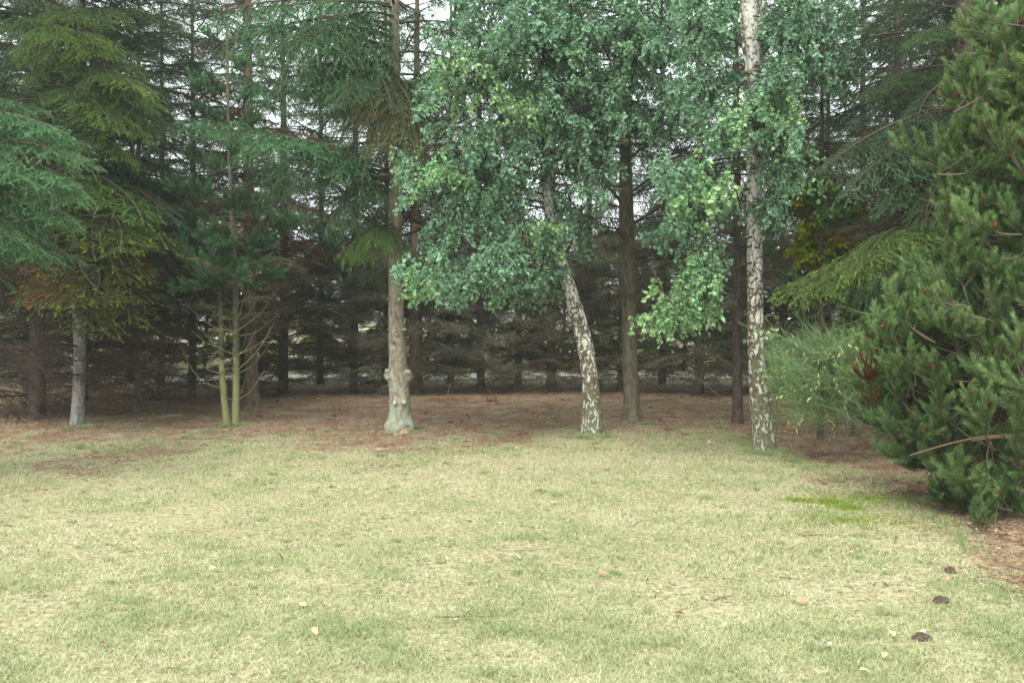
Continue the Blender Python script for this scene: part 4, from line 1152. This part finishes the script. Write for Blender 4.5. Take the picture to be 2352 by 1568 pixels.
# --- left: grey trunk with yellow tipped boughs ---------------------------------------------------------------------------
fr = Tree('spruce_tree', 'spruce with smooth pale grey trunk and yellow tipped boughs', 'spruce', G(178, 974))
FD = fr.base[1]
stem(fr, [(176, 984, 32), (180, 920, 28), (184, 830, 27), (180, 700, 25), (176, 560, 23), (174, 300, 20), (174, 60, 16)], M['bark_grey'], top=9.5, sides=18, flare=.25, rough=.02, seed=71)
fir, firg, rust = M['fir_needle'], M['fir_green'], M['rust_needle']
tips(fr, 'flat', [(600, 110, 720, -2.2), (590, 170, 705, -2.4), (580, 240, 690, -2.4), (590, 300, 650, -2.0), (600, 210, 700, -2.6), (600, 340, 640, -1.4), (640, 250, 775, -1.8), (640, 215, 760, -1.9), (640, 300, 745, -1.6), (650, 340, 700, -1.2)], fol=fir)
tips(fr, 'flat', [(470, 230, 540, -1.9), (450, 280, 580, -2.0), (460, 330, 570, -1.8), (480, 370, 570, -1.5), (420, 260, 500, -2.0), (400, 310, 510, -1.8), (440, 210, 570, -1.9), (430, 240, 600, -2.0), (380, 220, 470, -1.7), (460, 300, 610, -1.6)], fol=[fir, fir, firg])
tips(fr, 'spruce', [(200, 330, 210, -1.8), (190, 280, 180, -2.0), (210, 350, 250, -1.6), (250, 300, 310, -1.9), (260, 340, 320, -1.6), (230, 230, 280, -2.0), (120, 190, 100, -2.2), (90, 110, 90, -2.0), (140, 240, 130, -1.9), (60, 160, 50, -1.8), (320, 210, 390, -1.6), (310, 280, 370, -1.6), (40, 260, 60, -1.4), (60, 60, 150, -1.6), (150, 80, 200, -1.6)], fol=[firg, olive, firg])
tips(fr, 'flat', [(590, 130, 650, -1.9), (610, 95, 700, -2.4), (560, 350, 630, -1.0), (420, 130, 440, -.9), (400, 120, 470, -1.0), (600, 290, 710, -1.0)], fol=rust)
fr.fill('spruce', 3.0, 9.0, 100, 2.2, 1.4, -.35, .1, fol=[olive, dark, dark], seed=73)
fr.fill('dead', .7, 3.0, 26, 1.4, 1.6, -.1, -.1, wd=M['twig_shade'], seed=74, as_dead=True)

# --- left edge: spruce whose boughs reach into the picture -------------------------------------------------------------------
le = Tree('spruce_tree', 'blue green spruce boughs reaching in from the left edge', 'spruce', (-6.15, 9.6))
le.trunk([(-6.15, 9.6, -.12), (-6.1, 9.6, 2), (-6.15, 9.6, 8.5)], [.17, .14, .03], M['bark_dark'], seed=81)
LE = 9.6
tips(le, 'spruce', [(330, 180, 330, -.5), (380, 220, 375, -.8), (420, 210, 440, -.9), (420, 160, 470, -1.0), (470, 150, 510, -.9), (500, 190, 520, -.6), (540, 160, 600, -.6), (560, 100, 590, -.9), (300, 120, 300, -.9), (280, 90, 260, -.6), (440, 90, 420, -1.2), (520, 70, 560, -1.2)], fol=[blue, sprg])
le.fill('spruce', 4.2, 8.2, 30, 2.0, .9, -.3, .1, fol=[sprg, dark], seed=82)
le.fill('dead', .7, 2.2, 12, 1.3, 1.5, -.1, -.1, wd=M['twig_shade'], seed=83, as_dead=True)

# --- left: further trunks in the dark ------------------------------------------------------------------------------------------
l1 = Tree('spruce_tree', 'thick dark trunk in deep shade at the far left', 'spruce', G(86, 962))
stem(l1, [(86, 970, 38), (86, 850, 34), (86, 500, 30)], M['bark_dark'], top=9.5, sides=14, seed=91)
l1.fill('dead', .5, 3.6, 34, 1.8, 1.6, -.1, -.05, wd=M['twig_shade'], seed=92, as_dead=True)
l1.fill('spruce', 2.6, 9.0, 84, 2.4, 1.5, -.4, .1, fol=[dark, olive], seed=93)
l2 = Tree('spruce_tree', 'thin mossy trunk wrapped in brown dead branches, left of the young pine', 'spruce', G(316, 946))
stem(l2, [(316, 952, 18), (317, 800, 15), (318, 500, 12)], M['bark_olive'], top=9.5, sides=10, seed=95)
l2.fill('dead', .25, 3.8, 60, 1.5, 1.6, -.05, -.1, wd=M['twig_red'], seed=96, as_dead=True)
l2.fill('spruce', 2.8, 8.8, 64, 2.0, 1.4, -.4, .1, fol=[dark], seed=97)
l3 = Tree('spruce_tree', 'red brown spruce trunk standing just behind the young pine', 'spruce', G(581, 931))
stem(l3, [(582, 936, 36), (580, 900, 30), (576, 800, 27), (572, 500, 24), (570, 200, 20)], M['bark_brown'], top=10, sides=16, seed=99, flare=.5)
l3.fill('dead', 1.3, 4.4, 40, 1.3, 1.7, -.05, -.1, wd=M['twig_red'], seed=100, as_dead=True)
l3.fill('spruce', 3.3, 9.4, 64, 2.0, 1.2, -.4, .1, fol=[dark, sprg, rust], seed=101)
for k_, (px, y_, w, lab) in enumerate(((190, 19.5, .2, 'shaded spruce behind the pale grey trunk'), (440, 20.5, .17, 'shaded spruce between the pale grey trunk and the young pine'), (-60, 16.5, .26, 'dark spruce half outside the left edge'), (60, 25.5, .22, 'shaded spruce deep behind the thick dark trunk'), (300, 26, .2, 'shaded spruce deep behind the mossy thin trunk'))):
    t_ = Tree('spruce_tree', lab, 'spruce', ((px - 1176) / FOC * y_, y_), 'shaded spruces on the left')
    x_ = t_.base[0]
    t_.trunk([(x_, y_, -.12), (x_ + .05, y_, 3), (x_, y_, 9.5)], [w / 2, w * .42, .02], M['bark_dark'], seed=110 + k_, sides=10)
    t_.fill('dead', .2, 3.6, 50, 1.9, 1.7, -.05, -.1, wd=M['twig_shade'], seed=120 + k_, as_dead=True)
    t_.fill('spruce', 2.6, 9.4, 80, 2.4, 1.5, -.4, .1, fol=[dark, dark, olive], seed=130 + k_)

# --- the row of spruces at the back with bare lower branches --------------------------------------------------------------------
row = [(650, 21.4, 20, 'bark_dark', 'dark bare-branched spruce in the back row, leftmost of the row'),
       (812, 21.8, 17, 'bark_dark', 'slim spruce in the back row, just left of the knotty trunk'),
       (955, 21.6, 28, 'bark_brown', 'thicker spruce in the back row, hidden partly behind the knotty trunk'),
       (1105, 21.9, 16, 'bark_dark', 'slim spruce in the back row, midway between knotty trunk and leaning birch'),
       (1265, 22.2, 19, 'bark_brown', 'spruce in the back row, just left of the leaning birch'),
       (1428, 22.0, 17, 'bark_olive', 'spruce in the back row, hidden behind the olive trunk'),
       (1606, 21.3, 18, 'bark_olive', 'grey green spruce trunk in the back row, below the hanging birch leaves'),
       (1800, 21.2, 18, 'bark_dark', 'spruce in the back row, behind the right-hand birch'),
       (1985, 20.2, 18, 'bark_dark', 'spruce in the back row, behind the broom bush'),
       (2170, 19.0, 22, 'bark_dark', 'spruce in the back row, behind the big pine')]
for k_, (px, y_, w, mt, lab) in enumerate(row):
    t_ = Tree('spruce_tree', lab, 'spruce', ((px - 1176) / FOC * y_, y_), 'back row of spruces')
    x_ = t_.base[0]; r_ = w / 2 / FOC * y_
    t_.trunk([(x_, y_, -.12), (x_ + RNG.uniform(-.05, .05), y_, 3), (x_ + RNG.uniform(-.1, .1), y_, 10.5)], [r_ * 1.15, r_, .02], M[mt], seed=140 + k_, sides=12, flare=.3)
    side_ = k_ >= 7
    t_.fill('dead', .04, .7, 9, 1.3, 1.5, .03, .0, wd=M['twig_red'], seed=560 + k_, as_dead=True)
    t_.fill('dead', .4, 3.4, 66 if 1 <= k_ <= 6 else 70, 1.75, 1.6, -.02, -.08, wd=M['twig_red'] if side_ or k_ == 0 else M['twig_dead'], seed=160 + k_, as_dead=True)
    t_.fill('droopy' if k_ % 2 else 'spruce', 2.9, 9.6, (64 if k_ <= 3 else 56) if k_ <= 6 else 84, 2.0, 1.2, -.4, .1, fol=[dark, sprg, olive], seed=180 + k_)

# --- a second, greener row behind
row3 = [(2340, 13.5, 'dark conifer behind the big pine at the right edge'), (2060, 16.5, 'dark conifer between big pine and thin trunk, its boughs near the top'), (2250, 17.5, 'dark conifer deep behind the big pine')]
for k_, (px, y_, lab) in enumerate(row3):
    t_ = Tree('spruce_tree', lab, 'spruce', ((px - 1176) / FOC * y_, y_), 'dark conifers on the right')
    x_ = t_.base[0]
    t_.trunk([(x_, y_, -.12), (x_ + .04, y_, 3), (x_, y_, 10)], [.13, .1, .03], M['bark_dark'], seed=440 + k_, sides=10)
    t_.fill('dead', .3, 4.0, 30, 1.7, 1.6, -.05, -.1, wd=M['twig_red'], seed=450 + k_, as_dead=True)
    t_.fill('spruce', (2.6, 4.2, 2.6)[k_], 9.2, (76, 48, 76)[k_], 2.2, 1.4, -.35, .1, fol=[dark, dark, olive], seed=460 + k_)
row2 = [(560, 24.2, 'green spruce behind the back row, left of its dark leftmost trunk'), (735, 24.6, 'green spruce behind the back row, in the gap left of the slim trunk'),
        (885, 24.4, 'green spruce behind the back row, seen left of the knotty trunk'), (1035, 24.8, 'green spruce behind the back row, right of the knotty trunk'),
        (1190, 24.5, 'green spruce behind the back row, near the middle of the clearing'), (1350, 24.7, 'green spruce behind the back row, between leaning birch and olive trunk'),
        (1520, 24.6, 'green spruce behind the back row, right of the olive trunk'), (1690, 24.3, 'green spruce behind the back row, behind the slim dark trunk'),
        (1900, 23.8, 'green spruce behind the back row, behind broom and thin trunk'), (2090, 23.0, 'green spruce behind the back row, behind the big pine'),
        (370, 23.5, 'green spruce behind the back row, behind the mossy thin trunk'), (60, 22.0, 'green spruce behind the back row, deep in the left corner')]
for k_, (px, y_, lab) in enumerate(row2):
    t_ = Tree('spruce_tree', lab, 'spruce', ((px - 1176) / FOC * y_, y_), 'greener spruces behind the back row')
    x_ = t_.base[0]
    t_.trunk([(x_, y_, -.12), (x_ + .04, y_, 3), (x_, y_, 11)], [.09, .07, .02], M['bark_dark'], seed=340 + k_, sides=8)
    top_ = (10, 9, 7.5, 7.0, 10, 9.5, 7.0, 9, 9.5, 10, 10.5, 10.5)[k_]
    t_.fill('droopy', .7, 2.6, 16, 1.0, 1.5, -.1, -.3, fol=[M['fir_green'], sprg], seed=380 + k_)
    t_.fill('droopy', 2.3, top_, 66 if k_ in (9, 10, 11) else 54 if k_ <= 3 else 44, 2.0, 1.2, -.35, .1, fol=[dark, sprg, olive, M['spruce_needle']], seed=360 + k_)

# --- leafy trees and shrubs beyond the path -------------------------------------------------------------------------------------------
far = [(640, 31, 3.6, 'round leafy shrub beyond the path, left of the slim spruce'), (800, 33, 4.4, 'pale leafy shrub beyond the path, seen left of the knotty trunk'),
       (980, 30.5, 3.8, 'leafy shrub beyond the path, right behind the knotty trunk'), (1130, 34, 5.0, 'tall leafy shrub beyond the path, near the middle'),
       (1290, 31, 3.4, 'low leafy shrub beyond the path, behind the leaning birch'), (1420, 33, 4.8, 'leafy shrub beyond the path, behind the olive trunk'),
       (1570, 31, 4.0, 'leafy shrub beyond the path, below the hanging birch leaves'), (1730, 32, 5.0, 'leafy shrub beyond the path, behind the right-hand birch'),
       (1890, 30, 4.6, 'leafy shrub beyond the path, behind the broom bush'), (2060, 29, 5.0, 'leafy shrub beyond the path, behind the pine'),
       (470, 32, 4.2, 'leafy shrub beyond the path, behind the young pine'), (280, 31, 4.2, 'leafy shrub beyond the path, behind the dead branches on the left'), (80, 30, 4.6, 'leafy shrub beyond the path, at the far left')]
for k_, (px, y_, h_, lab) in enumerate(far):
    t_ = Tree('leafy_shrub', lab, 'shrub', ((px - 1176) / FOC * y_, y_), 'shrubs beyond the path')
    x_ = t_.base[0]
    t_.trunk([(x_, y_, -.1), (x_ + .1, y_, h_ * .5), (x_, y_, h_ * .9)], [.07, .05, .015], M['bark_dark'], seed=220 + k_, sides=8)
    rg = np.random.default_rng(500 + k_)
    for q in range(110):
        th_ = rg.uniform(0, 2 * PI); z = h_ * rg.uniform(.05, 1.0)
        rr = 1.9 * math.sin(min(1, .25 + z / h_ * .75) * PI * .92) ** .5 * rg.uniform(.45, 1)
        T = np.array([x_ + rr * math.sin(th_), y_ - rr * math.cos(th_), z])
        A = np.array([x_, y_, z * .8]) * .55 + T * .45 + np.array([0, 0, -.1])
        A = T - unit(T - A) * rg.uniform(.6, .95)
        t_.put('bigleaf', A, T, name='branch', fol=[M['far_leaf'], M['far_leaf'], M['shrub_leaf']][int(rg.integers(3))], rng=rg, roll=rg.uniform(-.5, .5))

# ------------------------------------------------------------------ small things on the ground
def leaf_mesh(name, mat, sz, seed):
    rg = np.random.default_rng(seed)
    b = MB()
    a = np.linspace(0, 2 * PI, 11, endpoint=False)
    r = sz * (.5 + .12 * np.cos(a) + .05 * rg.normal(size=11))
    v = np.stack([r * np.cos(a) * 1.25, r * np.sin(a) * .8, .2 * sz * np.abs(np.sin(a)) + .05 * sz * rg.normal(size=11)], -1)
    v = np.concatenate([v, [[0, 0, 0]], v - [0, 0, .0012], [[0, 0, -.0012]]])
    i = np.arange(11); j = (i + 1) % 11
    b.add(v, np.concatenate([np.stack([i, j, np.full(11, 11)], -1), np.stack([j + 12, i + 12, np.full(11, 23)], -1), np.stack([i, i + 12, j + 12], -1), np.stack([i, j + 12, j], -1)]), 0, rg.uniform(0, 1, 24))
    return b.mesh(name, [mat])
YL = plain('yellow_fallen_leaf', (.62, .48, .2)); TL = plain('tan_fallen_leaf', (.42, .25, .14)); WL = plain('pale_fallen_leaf', (.5, .43, .3)); GL = plain('green_fallen_leaf', (.3, .38, .22))
lm = {'yellow': [leaf_mesh('fallen_leaf', YL, .055, s) for s in range(3)], 'tan': [leaf_mesh('fallen_leaf', TL, .055, s + 5) for s in range(3)],
      'pale': [leaf_mesh('fallen_leaf', WL, .05, s + 9) for s in range(2)], 'green': [leaf_mesh('fallen_leaf', GL, .055, s + 13) for s in range(2)]}
spots = [('yellow', 695, 1405), ('yellow', 445, 1393), ('pale', 303, 1168), ('tan', 240, 1488), ('tan', 722, 1465), ('tan', 992, 1395), ('tan', 1080, 1342), ('pale', 1190, 1295), ('pale', 1272, 1160), ('pale', 1148, 1210),
         ('yellow', 490, 1320), ('pale', 2030, 1325), ('yellow', 2050, 1467), ('green', 1900, 1495), ('pale', 2125, 1465), ('tan', 1680, 1273), ('pale', 1720, 1240), ('green', 1665, 1452), ('tan', 2030, 1520), ('green', 1990, 1555), ('tan', 2325, 1370), ('pale', 1440, 1195),
         ('tan', 2180, 1345), ('yellow', 1185, 1030), ('yellow', 1220, 988), ('pale', 720, 1018), ('yellow', 378, 1070), ('pale', 930, 1080), ('tan', 1000, 907), ('yellow', 960, 912), ('tan', 460, 1120), ('tan', 1380, 1330), ('tan', 1840, 1395), ('pale', 1505, 1372), ('tan', 300, 1240), ('pale', 1045, 1435), ('tan', 1560, 1420), ('yellow', 1950, 1280),
         ('tan', 1590, 982), ('yellow', 1630, 1020), ('tan', 700, 990), ('pale', 640, 955), ('tan', 1500, 950), ('tan', 1100, 955), ('pale', 1040, 975), ('tan', 830, 930), ('pale', 1620, 945)]
seen = {}
for k_, (c_, px, py) in enumerate(spots):
    p = G(px, py)
    o = link('fallen_leaf', lm[c_][k_ % len(lm[c_])])
    on = 'the lawn' if lawn_amount(np.array([p[0]]), np.array([p[1]]))[0] > .5 else 'the brown forest floor'
    o.location = (p[0], p[1], ground_z(p[0], p[1]).item() + (.03 if on == 'the lawn' else .014))
    o.rotation_euler = (RNG.uniform(-.35, .35), RNG.uniform(-.35, .35), RNG.uniform(0, 6.28))
    s = RNG.uniform(.55, 1.0); o.scale = (s, s, s)
    col_ = ('far left', 'left', 'centre left', 'centre', 'centre right', 'right', 'far right')[int(min(6, max(0, px // 336)))]
    if on == 'the lawn':
        row_ = 'front' if py > 1430 else 'near half' if py > 1290 else 'middle' if py > 1130 else 'back edge'
        lab = 'small %s fallen leaf on the lawn, %s, %s of the picture' % (c_, row_, col_)
    else:
        row_ = 'front edge' if py > 965 else 'back'
        lab = 'small %s fallen leaf on the brown forest floor, %s, %s of the picture' % (c_, row_, col_)
    tag(o, lab, 'leaf', '%s fallen leaves on %s' % (c_, on))

def clod(px, py, r, label, seed, mat):
    rg = np.random.default_rng(seed)
    b = MB()
    a = np.linspace(0, 2 * PI, 18, endpoint=False); h = np.linspace(0, 1, 9)
    A, H = np.meshgrid(a, h)
    prof = np.sqrt(np.clip(1 - (H * 1.02) ** 2.2, 0, 1)) + .02
    nz = fbm(np.cos(A) * 2 + seed, np.sin(A) * 2, H * 3, seed, 3)
    R = r * prof * (.55 + .9 * nz)
    V = np.stack([R * np.cos(A) * 1.25, R * np.sin(A), r * 1.15 * H * (.6 + .8 * nz) - .01], -1).reshape(-1, 3)
    i = np.arange(8)[:, None] * 18; j = np.arange(18)[None]; j2 = (j + 1) % 18
    q = np.stack([i + j, i + j2, i + 18 + j2, i + 18 + j], -1).reshape(-1, 4)
    b.add(V, np.concatenate([q[:, [0, 1, 2]], q[:, [0, 2, 3]]]), 0, .5, V)
    o = link('soil_clod', b.mesh('soil_clod', [mat], True))
    p = G(px, py); o.location = (p[0], p[1], ground_z(p[0], p[1]).item() + .004)
    tag(o, label, 'soil clod', 'dark clods on the lawn')
SO = wood('dark_soil', (.06, .042, .03), (.12, .085, .06), scale=30, zs=1)
clod(2182, 1322, .033, 'flat dark brown clod on the lawn, farthest of the three on the right', 3, SO)
clod(2160, 1388, .036, 'rounded dark clod on the lawn, middle of the three on the right', 4, SO)
clod(2118, 1470, .036, 'dark clod beside a pale leaf, nearest of the three on the right', 5, SO)
clod(1128, 922, .09, 'small earth heap on the forest floor behind the knotty spruce', 6, wood('heap_soil', (.1, .07, .05), (.2, .14, .1), scale=30, zs=1))

def stick(px, py, ln, r, az, label, mat, lift=0.0, seed=0):
    rg = np.random.default_rng(seed)
    p = G(px, py)
    d_ = np.array([math.cos(az), math.sin(az), lift])
    t = np.linspace(0, 1, 7)[:, None]
    pts = d_ * ln * t + np.cumsum(rg.normal(size=(7, 3)) * .02 * ln, 0) * [1, 1, .2]
    pts -= pts[0]
    b = MB(); b.tube(pts + [0, 0, r], np.linspace(r, r * .5, 7), 6, 0, .5)
    f = pts[3]; b.tube(np.stack([f, f + [.1 * ln, .12 * ln, .02], f + [.16 * ln, .25 * ln, .03]]) + [0, 0, r], [r * .6, r * .45, r * .3], 5, 0, .5)
    o = link('fallen_twig', b.mesh('fallen_twig', [mat], True))
    o.location = (p[0], p[1], ground_z(p[0], p[1]).item() + .006)
    tag(o, label, 'twig', 'fallen twigs')
stick(1640, 1385, .16, .004, .6, 'thin dark twig on the lawn near the bottom right', M['twig_brown'], seed=1)
stick(1790, 1330, .14, .004, -.5, 'curved dark twig on the lawn, right of centre', M['twig_brown'], seed=2)
stick(1180, 1275, .3, .003, .3, 'long thin twig lying in the middle of the lawn', M['twig_tan'], seed=3)
stick(1000, 1420, .3, .004, .1, 'pale twig lying flat near the bottom of the lawn', M['twig_brown'], seed=4)
stick(1015, 930, .45, .007, 1.2, 'leaning tan twig right of the knotty spruce', M['twig_tan'], lift=.9, seed=5)
stick(1680, 935, .8, .009, 2.3, 'bent pale twig rising left of the slim dark trunk', M['twig_tan'], lift=.6, seed=6)
stick(820, 988, .9, .012, .15, 'root-like branch lying left of the knotty spruce foot', M['twig_tan'], seed=7)
stick(1520, 930, .5, .008, -.6, 'thin twig on the litter right of the olive trunk', M['twig_tan'], lift=.1, seed=8)
stick(1530, 1010, .14, .005, 1.5, 'short upright dry stalk in the grass between the birches', M['twig_dark'], lift=1.6, seed=9)
stick(1215, 985, .35, .012, .3, 'short pale piece of wood on the litter, left of the leaning birch', M['twig_tan'], seed=10)

# twiggy dead branches and cones lying on the litter
for k_, (px, py, az_, ln_, lab) in enumerate(((700, 945, .3, .8, 'dead twiggy branch on the litter left of the knotty spruce'), (1080, 925, 2.6, .9, 'dead twiggy branch on the litter behind the knotty spruce'),
        (1240, 940, .8, .7, 'dead twiggy branch on the litter left of the leaning birch'), (1560, 925, 2.9, .9, 'dead twiggy branch on the litter right of the olive trunk'),
        (1640, 955, .2, .7, 'dead twiggy branch on the litter by the slim dark trunk'), (380, 955, .5, .9, 'dead twiggy branch on the litter left of the young pine'), (1840, 1020, .4, .7, 'dead twiggy branch on the litter under the broom'), (2200, 1150, 2.7, .6, 'dead twiggy branch on the litter under the big pine'))):
    L_, me_ = PROTO['dead'][k_ % 2]
    o = link('fallen_branch', recolour(me_, None, M['twig_brown'] if k_ % 2 else M['twig_tan']))
    p = G(px, py); o.location = (p[0], p[1], ground_z(p[0], p[1]).item() + .03)
    o.rotation_euler = (RNG.uniform(-.2, .2), .0, az_); q = ln_ / L_; o.scale = (q, q, q * .35)
    tag(o, lab, 'branch', 'fallen branches')
cb = MB()
h = np.repeat(np.linspace(0, 1, 9), 7); a = np.tile(np.linspace(0, 2 * PI, 7, endpoint=False), 9) + np.repeat(np.arange(9) * .45, 7)
rr = .016 * np.sin(np.clip(h * .85 + .12, 0, 1) * PI) + .003
rad = np.stack([np.zeros_like(a), np.cos(a), np.sin(a)], -1)
cb.blades(np.array([[1.0, 0, 0]]) * (h * .09)[:, None] + rad * (rr * .6)[:, None] + [0, 0, .014], unit(rad + [[.9, 0, 0]]), rr + .008, .014, 0, RNG.uniform(0, 1, len(h)), RNG, side=np.cross(rad, [[1.0, 0, 0]]))
cone_me = cb.mesh('spruce_cone', [plain('dry_cone_scales', (.2, .125, .075))])
for k_ in range(30):
    while True:
        px, py = RNG.uniform(350, 1900), RNG.uniform(912, 1010)
        p = G(px, py)
        if lawn_amount(np.array([p[0]]), np.array([p[1]]))[0] < .4:
            break
    o = link('spruce_cone', cone_me); o.location = (p[0], p[1], ground_z(p[0], p[1]).item() + .004); o.rotation_euler = (0, 0, RNG.uniform(0, 6.28))
    tag(o, 'small dry brown cone lying on the brown forest floor', 'cone', 'cones on the forest floor')

# cut wood chip and roots at the foot of the knotty spruce
b = MB()
v = np.array([(-.10, -.03, 0), (.11, -.035, 0), (.13, .05, 0), (-.08, .06, 0), (-.03, -.01, .085), (.05, -.005, .07), (.04, .04, .06), (-.03, .04, .075)], float)
f = [(0, 1, 5, 4), (1, 2, 6, 5), (2, 3, 7, 6), (3, 0, 4, 7), (4, 5, 6, 7)]
b.add(v, [t for q in f for t in ((q[0], q[1], q[2]), (q[0], q[2], q[3]))], 0, .5, v)
o = link('wood_chunk', b.mesh('wood_chunk', [wood('weathered_wood', (.2, .15, .1), (.3, .22, .15), scale=26, zs=.6)]))
p = G(925, 993); o.location = (p[0], p[1] - .16, ground_z(p[0], p[1]).item())
tag(o, 'tan chunk of wood leaning on the foot of the knotty spruce', 'wood')
for k_, pts_ in enumerate(([(895, 985), (860, 990), (820, 992), (770, 1000)], [(940, 984), (975, 988), (1010, 992)])):
    q = [G(a_, b2) for a_, b2 in pts_]
    main.limb([np.array([x[0], x[1], .012 - .02 * i_ / len(q)]) for i_, x in enumerate(q)], .032, .01, M['bark_brown'], name='root')

# ------------------------------------------------------------------ thin haze volume added to lift the shadows like a lens veil
def added_haze_box(x0, x1, y0, y1, z0, z1, dens):
    b = MB()
    v = np.array([(x, y, z) for x in (x0, x1) for y in (y0, y1) for z in (z0, z1)], float)
    f = [(0, 1, 3, 2), (4, 6, 7, 5), (0, 4, 5, 1), (2, 3, 7, 6), (0, 2, 6, 4), (1, 5, 7, 3)]
    b.add(v, [t for q in f for t in ((q[0], q[1], q[2]), (q[0], q[2], q[3]))])
    m, n, out = mat_new('haze')
    pv = N(n, 'ShaderNodeVolumePrincipled')
    pv.inputs['Color'].default_value = (.86, .93, .95, 1)
    pv.inputs['Density'].default_value = dens
    pv.inputs['Anisotropy'].default_value = 0.0
    n.links.new(pv.outputs[0], out.inputs['Volume'])
    o = link('haze', b.mesh('haze', [m]))
    o['kind'] = 'stuff'
    tag(o, 'thin pale haze added over the whole scene to veil and lift the shadows', 'haze')
added_haze_box(-640, 640, -640, 940, -1.1, 11.6, .0009)
cy.volume_bounces = 1
